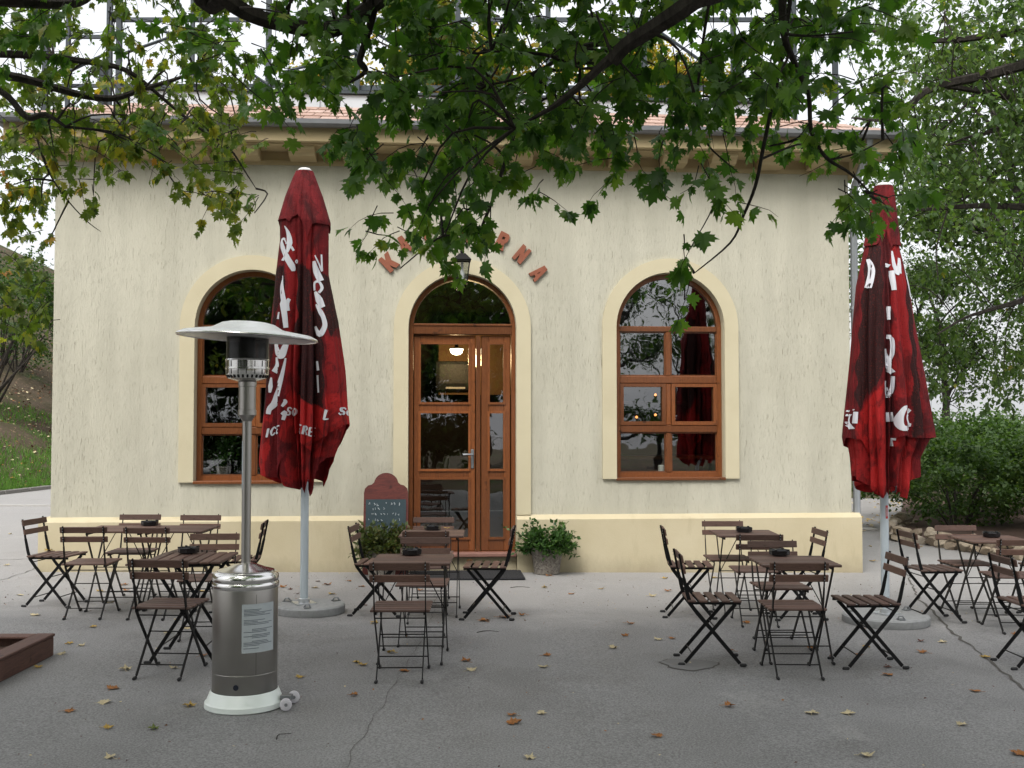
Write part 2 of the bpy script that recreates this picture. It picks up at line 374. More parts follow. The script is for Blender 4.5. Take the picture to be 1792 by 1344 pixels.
M['maple']=leafmat('maple_leaf',[(.0,(.024,.070,.015)),(.35,(.054,.130,.022)),(.65,(.10,.195,.032)),(.93,(.17,.25,.045)),(1,(.25,.22,.035))],.5,.42,.4)
M['mapleY']=leafmat('turning_maple_leaf',[(.0,(.034,.078,.014)),(.4,(.07,.125,.022)),(.70,(.12,.17,.03)),(.86,(.26,.25,.035)),(.96,(.46,.32,.045)),(1,(.34,.14,.03))],.5,.5)
M['leafA']=leafmat('linden_leaf',[(.0,(.032,.066,.022)),(.4,(.062,.115,.034)),(.75,(.105,.165,.045)),(.97,(.16,.21,.06)),(1,(.36,.30,.05))],.48,.5)
M['leafB']=leafmat('dark_shrub_leaf',[(.0,(.018,.042,.014)),(.45,(.038,.078,.022)),(.8,(.070,.118,.032)),(.98,(.11,.155,.045)),(1,(.26,.22,.05))],.4,.45)
M['leafS']=leafmat('shrub_leaf',[(.0,(.032,.070,.024)),(.45,(.070,.13,.040)),(.8,(.12,.19,.06)),(.98,(.14,.19,.05)),(1,(.28,.24,.05))],.42,.45)
M['leafC']=leafmat('autumn_leaf',[(.0,(.06,.10,.02)),(.3,(.14,.16,.03)),(.55,(.30,.24,.05)),(.8,(.42,.26,.06)),(1,(.36,.14,.05))],.5,.6)
M['pot_leaf']=leafmat('geranium_leaf',[(.0,(.020,.050,.016)),(.4,(.040,.10,.025)),(.8,(.075,.15,.035)),(1,(.13,.19,.05))],.3,.5)
M['pot_leaf2']=leafmat('bronzed_leaf',[(.0,(.030,.050,.014)),(.4,(.060,.095,.022)),(.75,(.095,.095,.03)),(1,(.15,.06,.035))],.3,.5)
M['grass']=leafmat('grass_blade',[(.0,(.045,.11,.02)),(.5,(.085,.19,.03)),(1,(.15,.27,.05))],.35,.6)
def fallen(name,c):
    t=NT(name); v=t.coord(); cc=t.mix(t.noise(v,35,4,.7),tuple(x*.65 for x in c),tuple(min(1,x*1.25) for x in c)); return t.bsdf(cc,.7,0,t.bump(t.noise(v,50,3),.4,.004),.3)
FALL={'yellow':fallen('fallen_yellow',(.42,.28,.07)),'brown':fallen('fallen_brown',(.30,.125,.035)),'pale':fallen('fallen_pale',(.50,.42,.26)),'green':fallen('fallen_green',(.12,.15,.035)),'dark':fallen('fallen_dark',(.10,.035,.022))}
# ------------------------------------------------------------------ leaf fields
MAPLES=None
half=[(.0,.0),(.12,-.07),(.36,-.06),(.27,.11),(.53,.16),(.45,.28),(.66,.50),(.44,.48),(.42,.62),(.19,.50),(.27,.75),(.13,.73),(0,1.02)]
out=half+[(-x,y) for x,y in half[-2:0:-1]]
MAPLE_V=np.array([(0,.33,0)]+[(x,y,-.22*abs(x)-.28*max(0,y-.33)**2) for x,y in out],dtype=np.float32)
MAPLE_F=np.array([(0,1+i,1+(i+1)%len(out)) for i in range(len(out))],dtype=np.int32)
MAPLES=[MAPLE_V]
for _k,(a_,b_,c_,d_) in enumerate(((.35,.5,-.15,1.0),(-.15,.6,.25,.85),(.1,.15,.5,1.1),(.6,.9,.1,.8),(-.4,.3,-.6,.95),(.2,1.1,.3,.75))):
    w_=MAPLE_V.copy(); w_[:,0]*=d_; w_[:,2]=-a_*np.abs(w_[:,0])-b_*np.maximum(0,w_[:,1]-.3)**2+c_*w_[:,0]*w_[:,1]+.10*np.sin(w_[:,0]*9+_k)*np.abs(w_[:,0]); MAPLES.append(w_)
OVAL_V=np.array([(0,0,0),(.34,.42,.06),(0,1,-.06),(-.34,.42,.06)],dtype=np.float32); OVAL_F=np.array([(0,1,2,3)],dtype=np.int32)
def leaves_mesh(P,D,N,S,TV,TF):
    P=np.asarray(P);D=np.asarray(D);N=np.asarray(N);S=np.asarray(S)
    D=D/np.linalg.norm(D,axis=1,keepdims=True); N=N-D*(N*D).sum(1,keepdims=True); N/=np.linalg.norm(N,axis=1,keepdims=True)+1e-9
    X=np.cross(D,N)
    V=P[:,None,:]+S[:,None,None]*(TV[None,:,0:1]*X[:,None,:]+TV[None,:,1:2]*D[:,None,:]+TV[None,:,2:3]*N[:,None,:])
    n=len(P); k=len(TV); Fc=(TF[None]+ (np.arange(n)*k)[:,None,None]).reshape(-1,TF.shape[1])
    return V.reshape(-1,3),Fc
def maple_mesh(P,D,N,S):
    Vs=[];Fs=[];b=0
    for k,TV in enumerate(MAPLES):
        sl_=slice(k,None,len(MAPLES)); V,Fc=leaves_mesh(P[sl_],D[sl_],N[sl_],S[sl_],TV,MAPLE_F); Vs.append(V); Fs.append(Fc+b); b+=len(V)
    return np.concatenate(Vs),np.concatenate(Fs)
def leaf_dirs(n,droop=.75,rg=rng):
    a=rg.uniform(0,2*np.pi,n); h=np.stack([np.cos(a),np.sin(a),np.zeros(n)],1)
    D=h*.65+np.array([0,0,-1.])*(droop+rg.normal(0,.35,n))[:,None]+rg.normal(0,.15,(n,3))
    N=h*.6+np.array([0,0,1.])*.8+rg.normal(0,.35,(n,3))
    return D,N
def sprig(rg,P,dirv,length,nl,leafs,twigs,size,droop=.75,r=.0035):
    """a twig from P with nl leaves on it"""
    pts=[P]; d=dirv/np.linalg.norm(dirv); st=4
    for i in range(st):
        d=d+rg.normal(0,.16,3)+np.array([0,0,-.10]); d/=np.linalg.norm(d); pts.append(pts[-1]+d*length/st)
    twigs.append((pts,[r*(1-.18*i) for i in range(st+1)]))
    pts=np.array(pts)
    t=rg.uniform(.12,1,nl)*st; i=np.minimum(t.astype(int),st-1); fr=(t-i)[:,None]
    Q=pts[i]*(1-fr)+pts[i+1]*fr
    D,N=leaf_dirs(nl,droop,rg); D=D+d*.5; 
    Dn=D/np.linalg.norm(D,axis=1,keepdims=True)
    pet=size*.55
    leafs.append((Q+Dn*pet*rg.uniform(.3,1,(nl,1)),D,N,size*rg.uniform(.5,1.35,nl)))
    return Q
def twig_mesh(name,twigs,mat,parent,n=4):
    mb=MB()
    for pts,rad in twigs: mb.tube([Vector(p) for p in pts],rad,n,0,False)
    return mb.build(name,mat,parent,True)
def smooth_poly(pts,rad,k=4):
    P=np.array(pts,dtype=float); r=np.array(rad); o=[];ro=[]
    n=len(P)
    for i in range(n-1):
        p0=P[max(i-1,0)];p1=P[i];p2=P[i+1];p3=P[min(i+2,n-1)]
        for j in range(k):
            t=j/k; o.append(.5*((2*p1)+(-p0+p2)*t+(2*p0-5*p1+4*p2-p3)*t*t+(-p0+3*p1-3*p2+p3)*t**3)); ro.append(r[i]*(1-t)+r[i+1]*t)
    o.append(P[-1]);ro.append(r[-1]); return o,ro
def limb(spec,y0=None):
    pts=[at(s[0],s[1],s[2]) for s in spec]; rad=[s[3] for s in spec]; return smooth_poly(pts,rad)
def field_canopy(cells,limbs,size,per_m2,rg,twl=(.22,.5),nl=(5,10),droop=.75,mix=None,link=1.3,linkp=.5):
    """grow sprigs through boxes of air; every box: x0,x1,y0,y1 as seen from the terrace, density, depth range"""
    leafs=[];twigs=list(limbs)
    nodes=np.array([p for l in limbs for p in l[0]]) if limbs else None
    for (x0,x1,y0,y1,dn,Ya,Yb) in cells:
        Ym=(Ya+Yb)/2; area=(x1-x0)*(y1-y0)*(Ym/F)**2
        n=rg.poisson(max(0,dn*area*per_m2))
        for _ in range(n):
            Y=rg.uniform(Ya,Yb); P=np.array(at(rg.uniform(x0,x1),rg.uniform(y0,y1),Y))
            dv=np.array([rg.normal(0,.7),rg.normal(0,.5),-.35+rg.normal(0,.35)])
            if nodes is not None:
                dd=np.linalg.norm(nodes-P,axis=1); j=dd.argmin()
                if .12<dd[j]<link and rg.random()<linkp:
                    q=nodes[j]; mid=(q+P)/2+np.array([0,0,.12*dd[j]])+rg.normal(0,.05,3)
                    pp,rr=smooth_poly([q,mid,P],[.009,.006,.004],3); twigs.append((pp,rr)); 
                    w=P-q; dv=dv*.6+w/np.linalg.norm(w)
            L=rg.uniform(*twl)
            sprig(rg,P-dv/np.linalg.norm(dv)*L*.5,dv,L,int(rg.integers(nl[0],nl[1]+1)),leafs,twigs,size,droop)
    P=np.concatenate([l[0] for l in leafs]);D=np.concatenate([l[1] for l in leafs]);N=np.concatenate([l[2] for l in leafs]);S=np.concatenate([l[3] for l in leafs])
    return P,D,N,S,twigs
# generic free-standing tree ------------------------------------------------
def make_tree(seed,height,crown_r,leaf,nleaf,mat,bark,trunk_r=.2,clear=.25,name='tree',shape=1.0,lv=3):
    rg=np.random.default_rng(seed); root=empty(name); twigs=[]; tips=[]
    def grow(p,d,L,r,lev):
        pts=[p];rad=[r];st=6
        for i in range(st):
            d=d+rg.normal(0,.11+.04*lev,3)+np.array([0,0,.03 if lev<2 else -.02]); d/=np.linalg.norm(d)
            pts.append(pts[-1]+d*L/st); rad.append(r*(1-.75*(i+1)/st)+.004)
        twigs.append((pts,rad))
        if lev>=lv: tips.extend(pts[2:]); return
        nb=int(rg.integers(5,8)) if lev==0 else int(rg.integers(3,6))
        for k in range(nb):
            t=(clear+(1-clear)*(k+rg.random())/nb) if lev==0 else rg.uniform(.25,1)
            i=min(int(t*st),st-1); q=pts[i]+(pts[i+1]-pts[i])*(t*st-i)
            a=rg.uniform(0,2*np.pi); up=rg.uniform(.1,.8)
            nd=np.array([np.cos(a),np.sin(a),up]); nd=nd*.9+d*.45; nd/=np.linalg.norm(nd)
            grow(q,nd,(crown_r*rg.uniform(.7,1.1) if lev==0 else L*rg.uniform(.45,.7)),max(rad[i]*.5,.012),lev+1)
        if lev>0: tips.append(pts[-1])
    grow(np.array([0,0,-.15]),np.array([0,0,1.]),height*.85,trunk_r,0)
    T=np.array(tips); idx=rg.integers(0,len(T),nleaf)
    P=T[idx]+rg.normal(0,1,(nleaf,3))*np.array([.34,.34,.26])*shape
    D,N=leaf_dirs(nleaf,.45,rg); S=leaf*rg.uniform(.6,1.3,nleaf)
    V,Fc=leaves_mesh(P,D,N,S,OVAL_V,OVAL_F)
    fast_mesh('crown',V,Fc,mat,root); twig_mesh('trunk',twigs,bark,root,6)
    return root
def make_shrub(seed,rx,ry,rz,leaf,nleaf,mat,bark,name='shrub',zc=None,stems=9):
    rg=np.random.default_rng(seed); root=empty(name); twigs=[]; cen=[]
    for k in range(stems):
        a=rg.uniform(0,2*np.pi); rr=rg.uniform(.2,.8); tip=np.array([np.cos(a)*rx*rr,np.sin(a)*ry*rr,rz*rg.uniform(.7,1.6)])
        pp,ra=smooth_poly([np.array([np.cos(a)*.12,np.sin(a)*.12,-.05]),tip*np.array([.45,.45,.55]),tip],[.025,.016,.005],4); twigs.append((pp,ra))
    nc=60
    for k in range(nc):
        v=rg.normal(0,1,3); v/=np.linalg.norm(v); v*=rg.uniform(.5,1.0)**.6
        cen.append([v[0]*rx,v[1]*ry,rz*(1+v[2]*.95)])
    for k in range(26):
        v=rg.normal(0,1,3); v/=np.linalg.norm(v); v[2]=abs(v[2])*.9-.1
        for q in(.95,1.08,1.2,1.3): cen.append([v[0]*rx*q,v[1]*ry*q,rz*(1+v[2]*q)])
    nc=len(cen)
    cen=np.array(cen); idx=rg.integers(0,nc,nleaf)
    P=cen[idx]+rg.normal(0,1,(nleaf,3))*np.array([rx,ry,rz])*.11; ok=P[:,2]>.03; P=P[ok]; n=len(P)
    D,N=leaf_dirs(n,.15,rg); V,Fc=leaves_mesh(P,D,N,leaf*rg.uniform(.6,1.3,n),OVAL_V,OVAL_F)
    fast_mesh('foliage',V,Fc,mat,root); twig_mesh('stem',twigs,bark,root,5)
    return root
#@@PART2
# ================================================================== SETTING
def setting(o,label=None): tag(o,label,None,None,'structure'); return o
# ground: one sheet to the horizon, fine near the terrace
xs=np.concatenate([[-150,-60,-30,-15],np.linspace(-9,9,37),[15,30,60,150]]); ys=np.concatenate([[-150,-60,-25],np.linspace(-10,30,41),[45,80,160]])
V=[(x,y,gz(x)) for y in ys for x in xs]; nx=len(xs)
Fc=[(j*nx+i,j*nx+i+1,(j+1)*nx+i+1,(j+1)*nx+i) for j in range(len(ys)-1) for i in range(nx-1)]
gm=MB(); gm.add(V,Fc,0)
def strip(pts,w,m,lift=.004,rg=np.random.default_rng(3)):
    vs=[];fs=[]
    P=[];
    for i in range(len(pts)-1):
        a=ground(*pts[i]);b=ground(*pts[i+1])
        k=max(2,int((b-a).length/.12))
        for j in range(k): P.append(a.lerp(b,j/k))
    P.append(ground(*pts[-1]))
    for i,p in enumerate(P):
        t=(P[min(i+1,len(P)-1)]-P[max(i-1,0)]); n=Vector((-t.y,t.x,0)).normalized()
        ww=w*rg.uniform(.35,1.25); off=rg.normal(0,.012)
        for s in(-1,1):
            q=p+n*(s*ww/2+off); vs.append((q.x,q.y,gz(q.x)+lift))
    fs=[(2*i,2*i+1,2*i+3,2*i+2) for i in range(len(P)-1)]
    gm.add(vs,fs,m)
strip([(1585,1000),(1603,1040),(1650,1090),(1720,1150),(1792,1205),(1900,1290)],.022,1)
strip([(765,1040),(745,1110),(700,1180),(655,1250),(610,1330),(590,1400)],.0035,1)
strip([(-30,981),(60,978),(110,972)],.02,1); strip([(0,1016),(40,1003),(75,990)],.012,1)
c=ground(1206,1163); pp=[]
for k in range(20):
    a=2*math.pi*k/20; r=1+.12*math.sin(3*a+.6)+.07*math.sin(7*a); x=c.x+.19*r*math.cos(a); y=c.y+.17*r*math.sin(a); pp.append((x,y,gz(x)+.004))
gm.add(pp,[tuple(range(20))],2)
ring=[(c.x+(p[0]-c.x)*1.07,c.y+(p[1]-c.y)*1.07,gz(p[0])+.002) for p in pp]; gm.add(ring,[tuple(range(20))],1)
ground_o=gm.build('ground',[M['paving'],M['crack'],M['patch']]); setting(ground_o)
# pale path strips that run past both ends of the house
def sheet(name,poly,mat,lift):
    mb=MB(); n=len(poly); tri=tessellate_polygon([[Vector((p[0],p[1],0)) for p in poly]])
    mb.add([(p[0],p[1],gz(p[0])+lift) for p in poly],[tuple(t) for t in tri]); return setting(mb.build(name,mat))
sheet('path',[(-30,20.6),(-5.4,20.9),(-5.4,26.5),(-30,27)],M['pale_path'],.004)
sheet('side_path',[(4.4,17.6),(8.9,17.9),(8.9,25.5),(4.4,25.5)],M['pale_path'],.004)
m=MB(); m.box((-14.5,20.75,gz(-9)+.012),(18,.22,.03)); setting(m.build('path_edge',M['pale_edge']))
m=MB(); m.box((5.2,17.7,gz(5.2)+.012),(1.5,.25,.03)); setting(m.build('path_edge',M['pale_edge']))
# hill on the left
def kx(y): return -11.35+.10*(y-25)
D_=np.concatenate([[0,.4],np.linspace(1,14,27),[18,24,34]]); Y_=np.linspace(10,80,71); rgh=np.random.default_rng(5)
hv=[];
for j,y in enumerate(Y_):
    for d in D_:
        n=.10*math.sin(d*1.9+y*.7)+.08*math.sin(d*.8-y*1.3)+.03*rgh.normal()
        hv.append((kx(y)-d,y,.13+.40*d**1.04+(n*min(1,d/1.5))))
nd=len(D_); hf=[(j*nd+i,(j+1)*nd+i,(j+1)*nd+i+1,j*nd+i+1) for j in range(len(Y_)-1) for i in range(nd-1)]
setting(fast_mesh('hillside',hv,hf,M['hill'],smooth=True))
def hillz(x,y): d=kx(y)-x; return .13+.40*max(d,0)**1.04
m=MB()
for k in range(26):
    y=15+k*1.02; m.box((kx(y)+.06,y+.5,.12),(.12,1.0,.14),Matrix.Rotation(-.10,3,'Z'),0,.015)
setting(m.build('kerb',M['kerb']))
# lawn far right
sheet('lawn',[(4.5,25.6),(9,25.6),(60,22),(140,22),(140,140),(4.5,140)],M['hill'],.006)
sheet('unseen_dark_ground',[(-60,-3.5),(-8,-2.6),(0,-3.2),(7,-2.5),(60,-3.5),(60,-60),(-60,-60)],M['hill'],.006)  # unseen dark sheet behind the camera, added to darken the lower pane reflections
# grass and leaf litter on the slope
def blades(n,fx,h):
    rg=np.random.default_rng(11); P=fx(rg,n); n=len(P); a=rg.uniform(0,6.28,n); D=np.stack([np.cos(a)*.35,np.sin(a)*.35,np.ones(n)],1); N=np.stack([np.sin(a),-np.cos(a),np.zeros(n)],1)+rg.normal(0,.2,(n,3))
    TV=np.array([(-.06,0,0),(.06,0,0),(.0,1,.25)],dtype=np.float32); return leaves_mesh(P,D,N,h*rg.uniform(.4,1.2,n),TV,np.array([(0,1,2)]))
def fx(rg,n):
    d=rg.uniform(0,1,n)**1.6*5.0; y=rg.uniform(22,40,n); keep=(np.sin(d*2.2+y*1.1)+np.sin(y*.6-d)+rg.normal(0,.5,n)>-.2-1.2*(d<2)); d=d[keep];y=y[keep]
    x=np.array([kx(b)-a for a,b in zip(d,y)]); z=np.array([hillz(a,b) for a,b in zip(x,y)]); return np.stack([x,y,z],1)
V,Fc=blades(26000,fx,.20); tag(fast_mesh('grass',V,Fc,M['grass']),None,None,None,'stuff')
rg=np.random.default_rng(12); n=5000; d=rg.uniform(0,12,n); y=rg.uniform(22,46,n); x=np.array([kx(b)-a for a,b in zip(d,y)]); z=np.array([hillz(a,b)+.06 for a,b in zip(x,y)])
N=rg.normal(0,.4,(n,3))+[0,0,1.]; Dd=rg.normal(0,1,(n,3)); Dd[:,2]*=.3
V,Fc=leaves_mesh(np.stack([x,y,z],1),Dd,N,rg.uniform(.06,.13,n),OVAL_V,OVAL_F); tag(fast_mesh('leaf_litter',V,Fc,[FALL['pale'],FALL['brown'],FALL['dark']],mi=rg.integers(0,3,len(Fc))),None,None,None,'stuff')
rg=np.random.default_rng(13); n=900; x=rg.uniform(4.6,9,n); y=rg.uniform(17.8,25,n); z=np.array([gz(a)+.02 for a in x]); N=rg.normal(0,.25,(n,3))+[0,0,1.]; Dd=rg.normal(0,1,(n,3)); Dd[:,2]*=.2
k=rg.random(n)<(.15+.85*((np.sin(x*2.3)+np.sin(y*1.7))>.3)); V,Fc=leaves_mesh(np.stack([x,y,z],1)[k],Dd[k],N[k],rg.uniform(.05,.10,k.sum()),OVAL_V,OVAL_F)
tag(fast_mesh('path_leaf_litter',V,Fc,[FALL['pale'],FALL['yellow']],mi=rg.integers(0,2,len(Fc))),None,None,None,'stuff')
# ================================================================== HOUSE
TA=.074; ALPHA=math.atan(TA); WY=12.35
house=empty('cafe_house',(0,WY,0),ALPHA); tag(house,'single storey cream rendered cafe house with three arched openings and tiled eaves','house')
Rz=Matrix.Rotation(ALPHA,3,'Z')
def W(px,py,off=0.0):
    d=ray(px,py); n=Rz@Vector((0,1,0)); p0=Vector((0,WY,0))+n*off; o=Vector((0,0,CH))
    t=(p0-o).dot(n)/Vector(d).dot(n); p=Rz.inverted()@(o+Vector(d)*t-Vector((0,WY,0))); return p.x,p.z
def B(u,v,off=0.0): return Vector((0,WY,0))+Rz@Vector((u,off,v))
uL=W(93,600)[0]; uR=W(1487,600)[0]; ZT=4.98
def arch(ul,ur,zb,zs,zt,n=28,close=True):
    c=(ul+ur)/2; rx=(ur-ul)/2; rz=zt-zs; o=[(ul,zb),(ur,zb),(ur,zs)]
    for i in range(1,n): a=math.pi*i/n; o.append((c+rx*math.cos(a),zs+rz*math.sin(a)))
    o.append((ul,zs)); return o
def opening(pl,pr,pb,ps,pt,w=None):
    ul=W(pl,700)[0]; ur=W(pr,700)[0] if w is None else ul+w
    pm=(pl+(pr if pr else pl+190))/2
    return (ul,ur,W(pm,pb)[1],W(pm,ps)[1],W(pm,pt)[1])
oR=opening(1079,1267,836,574,478); oD=opening(715,903,968,574,480); oL=opening(341,None,842,572,473,oR[1]-oR[0])
mb=MB()
outer=[(uL,.0),(uR,.0),(uR,ZT),(uL,ZT)]
holes=[arch(*o) for o in(oL,oD,oR)]
loops=[[Vector((a,b,0)) for a,b in outer]]+[[Vector((a,b,0)) for a,b in h[::-1]] for h in holes]
flat=[p for lp in loops for p in lp]; tri=tessellate_polygon(loops)
mb.add([(p.x,0,p.y) for p in flat],[tuple(t) for t in tri],0); mb.add([(p.x,.38,p.y) for p in flat],[tuple(t) for t in tri],2)
for h in holes:
    n=len(h); mb.add([(a,0,b) for a,b in h]+[(a,.38,b) for a,b in h],[(i,(i+1)%n,n+(i+1)%n,n+i) for i in range(n)],1)
DEP=6.5
mb.box((uL+.15,.38+DEP/2,ZT/2+.15),(.3,DEP,ZT-.3),None,0); mb.box((uR-.15,.38+DEP/2,ZT/2+.15),(.3,DEP,ZT-.3),None,0)
mb.box(((uL+uR)/2,.38+DEP,ZT/2+.15),(uR-uL-.61,.3,ZT-.3),None,0)
mb.add([(uL,0,.3),(uL,.38,.3),(uL,.38,ZT),(uL,0,ZT),(uR,0,.3),(uR,.38,.3),(uR,.38,ZT),(uR,0,ZT)],[(0,1,2,3),(4,7,6,5)],0)
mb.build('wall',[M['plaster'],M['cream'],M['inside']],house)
# interior shell
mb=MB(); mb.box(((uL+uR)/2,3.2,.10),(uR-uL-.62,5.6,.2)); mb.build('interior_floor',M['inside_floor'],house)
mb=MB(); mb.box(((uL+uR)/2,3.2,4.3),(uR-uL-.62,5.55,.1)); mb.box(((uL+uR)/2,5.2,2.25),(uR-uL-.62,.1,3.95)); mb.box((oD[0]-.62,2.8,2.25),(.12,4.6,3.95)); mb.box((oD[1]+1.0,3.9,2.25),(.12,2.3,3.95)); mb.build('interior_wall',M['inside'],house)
# plinth with a gap at the door
ZP=.60; mb=MB()
def plinth(a,b):
    e=.10 if a<uL+.01 else 0; f=.09 if b>uR-.01 else 0
    P=[(-.085,-.3),(-.085,ZP-.005),(-.012,ZP+.045),(.02,ZP+.045),(.02,-.3)]
    vs=[];n=len(P)
    for x,s in((a-e,1),(b+f,-1)):
        for (yy,zz) in P: vs.append((x,yy,zz))
    fs=[(i,(i+1)%n,n+(i+1)%n,n+i) for i in range(n)]+[tuple(range(n)),tuple(range(n,2*n))[::-1]]
    mb.add(vs,fs)
plinth(uL,oD[0]-.004); plinth(oD[1]+.004,uR)
mb.box((uL-.045,3.4,.17),(.088,6.75,.94)); mb.box((uR+.045,3.4,.17),(.088,6.75,.94))
mb.box(((oD[0]+oD[1])/2,.14,(oD[2]-.33)/2),(oD[1]-oD[0],.36,oD[2]+.25))
mb.build('plinth',M['ochre'],house)
mb=MB(); mb.box(((oD[0]+oD[1])/2,.06,oD[2]-.014),(oD[1]-oD[0]-.006,.34,.044),None,0,.008); mb.build('threshold',M['sill_stone'],house)
# cornice
mb=MB(); oh=.42; uC=(uL+uR)/2; wd=uR-uL
mb.box((uC,3.3,4.895),(wd+2*oh,6.6+2*oh,.19),None,0,.01)
mb.box((uC,3.3,4.80),(wd+2*oh-.12,6.6+2*oh-.12,.03))
mb.box((uC,3.42,4.66),(wd+.05,6.88,.055)); mb.box((uC,3.42,4.635+.11),(wd+.03,6.86,.11))
mb.build('cornice',M['tan'],house)
bw=.29; proto=None
cs=[W(px,265,-.2)[0] for px in(135,240,340,430,529,623,720,815,910,1000,1090,1180,1265,1352,1440)]
for u in cs:
    mb=MB(); x0=u-bw/2; x1=u+bw/2
    P=[(-.33,4.787),(-.33,4.745),(-.27,4.72),(-.24,4.685),(0,4.665),(0,4.787)]; n=len(P)
    vs=[(x0,a,b) for a,b in P]+[(x1,a,b) for a,b in P]; mb.add(vs,[(i,(i+1)%n,n+(i+1)%n,n+i) for i in range(n)]+[tuple(range(n)),tuple(range(n,2*n))[::-1]])
    mb.build('bracket',M['tan'],house)
# gutter, roof, parapet
mb=MB(); prof=[(-.06,.040),(-.068,.036),(-.062,-.01),(-.03,-.038),(.03,-.038),(.06,-.01),(.06,.03)]
n=len(prof); a,b=uL-oh-.12,uR+oh+.12
def gut(p0,p1,nrm):
    vs=[]
    for p in(p0,p1):
        for d,z in prof: vs.append(Vector((p[0],p[1],4.985+z))+Vector(nrm)*(-d))
    fs=[(i,i+1,n+i+1,n+i) for i in range(n-1)]+[tuple(range(n)),tuple(range(n,2*n))]; mb.add(vs,fs)
gut((a,-oh-.065,0),(b,-oh-.065,0),(0,-1,0)); gut((b-.06,-oh,0),(b-.06,7.1,0),(1,0,0)); gut((a+.06,-oh,0),(a+.06,7.1,0),(-1,0,0))
mb.add([(a,-oh-.134,5.020),(b,-oh-.134,5.020),(b,-oh-.115,5.028),(a,-oh-.115,5.028)],[(0,1,2,3)],1)
mb.build('gutter',[M['gutter'],M['zinc']],house)
roof=MB(); e0,z0=oh+.03,5.005; ins,z1=.55,5.44
x0,x1=uL-e0,uR+e0; y0,y1=-e0,6.9+e0; X0,X1=uL+ins,uR-ins; Y0,Y1=ins,6.9-ins
P=[(x0,y0,z0),(x1,y0,z0),(x1,y1,z0),(x0,y1,z0),(X0,Y0,z1),(X1,Y0,z1),(X1,Y1,z1),(X0,Y1,z1)]
roof.add(P,[(0,1,5,4),(1,2,6,5),(2,3,7,6),(3,0,4,7),(3,2,1,0)])
pit=math.atan2(z1-z0,Y0-y0); L=math.hypot(z1-z0,Y0-y0); rows=4; rl=L/rows; tw=.19; rt=Matrix.Rotation(pit-.0,3,'X'); rr=random.Random(4)
for r in range(rows):
    k=int((x1-x0)/tw)
    for i in range(k):
        u=x0+tw*(i+.5+(.5 if r%2 else 0)); s=(r+.5)*rl; f=s/L
        if u<x0+(X0-x0)*f+.08 or u>x1+(X1-x1)*f-.08: continue
        rot=rt@Matrix.Rotation(-.055+rr.uniform(-.012,.012),3,'X')@Matrix.Rotation(rr.uniform(-.01,.01),3,'Z')
        roof.box((u,y0+s*math.cos(pit),z0+s*math.sin(pit)+.034),(tw-.008,rl+.07,.02),rot,0,.006)
roof.build('roof',M['tile'],house)
mb=MB(); mb.box(((X0+X1)/2,3.45,5.53),(X1-X0-.02,6.9-2*ins-.02,.22),None,0,.01); mb.box(((X0+X1)/2,3.45,5.655),(X1-X0+.06,6.9-2*ins+.06,.03),None,1); mb.box(((X0+X1)/2,3.6,5.72),(X1-X0-.5,6.9-2*ins-.5,.10),None,0,.01)
rr=random.Random(9)
u=X0+.4
while u<X1-.3:
    mb.box((u,ins-.002,5.53),(.02,.02,.21),None,0); u+=rr.uniform(.85,1.1)
mb.build('parapet',[M['zinc_pale'],M['steelframe']],house)
# downpipe
mb=MB(); ud=uR+.075; mb.tube([(ud+.02,-.42,4.95),(ud+.02,-.40,4.86),(ud,-.02,4.5),(ud,.03,4.35),(ud,.03,.66),(ud+.02,.03,.1)],.042,12)
dp=mb.build('downpipe',M['zinc'],house,True)
mb=MB()
for z in(3.05,4.3,1.4): mb.lathe([(.043,-.015),(.052,-.015),(.052,.015),(.043,.015)],(ud,.03,z),14)
mb.build('pipe_clip',M['zinc'],dp)
# ---- windows and door
def ring(mb,o1,o2,y0,y1,m=0):
    """frame between two outlines with the same point count"""
    n=len(o1); vs=[(a,y0,b) for a,b in o1]+[(a,y0,b) for a,b in o2]+[(a,y1,b) for a,b in o1]+[(a,y1,b) for a,b in o2]
    fs=[]
    for i in range(n):
        j=(i+1)%n; fs+=[(i,j,n+j,n+i),(2*n+i,3*n+i,3*n+j,2*n+j),(i,2*n+i,2*n+j,j),(n+i,n+j,3*n+j,3*n+i)]
    mb.add(vs,fs,m)
def pane(poly,y,parent):
    n=len(poly); c=(sum(p[0] for p in poly)/n,sum(p[1] for p in poly)/n)
    mb=MB(); tri=tessellate_polygon([[Vector((p[0],p[1],0)) for p in poly]]); mb.add([(p[0],y,p[1]) for p in poly],[tuple(t) for t in tri]); return mb.build('pane',M['glass'],parent)
def rect(a,b,c,d): return [(a,c),(b,c),(b,d),(a,d)]
def casing(o,w,zb,parent,bottom=True):
    ul,ur,zb0,zs,zt=o; n=30
    def op(e):
        c=(ul+ur)/2; rx=(ur-ul)/2+e; rz=zt-zs+e; pts=[(ul-e,zb)]+[(ul-e,zs)]
        pts=[(ur+e,zb),(ur+e,zs)]+[(c+rx*math.cos(math.pi*i/n),zs+rz*math.sin(math.pi*i/n)) for i in range(1,n)]+[(ul-e,zs),(ul-e,zb)]
        return pts
    A=op(0.004);Bo=op(w); k=len(A); mb=MB(); y0,y1=-.035,.004
    vs=[(a,y0,b) for a,b in A]+[(a,y0,b) for a,b in Bo]+[(a,y1,b) for a,b in A]+[(a,y1,b) for a,b in Bo]; fs=[]
    for i in range(k-1): fs+=[(i,i+1,k+i+1,k+i),(i,2*k+i,2*k+i+1,i+1),(k+i,k+i+1,3*k+i+1,3*k+i)]
    fs+=[(0,k,3*k,2*k),(k-1,2*k+k-1,3*k+k-1,2*k-1)]
    mb.add(vs,fs); return mb.build('casing',M['cream'],parent)
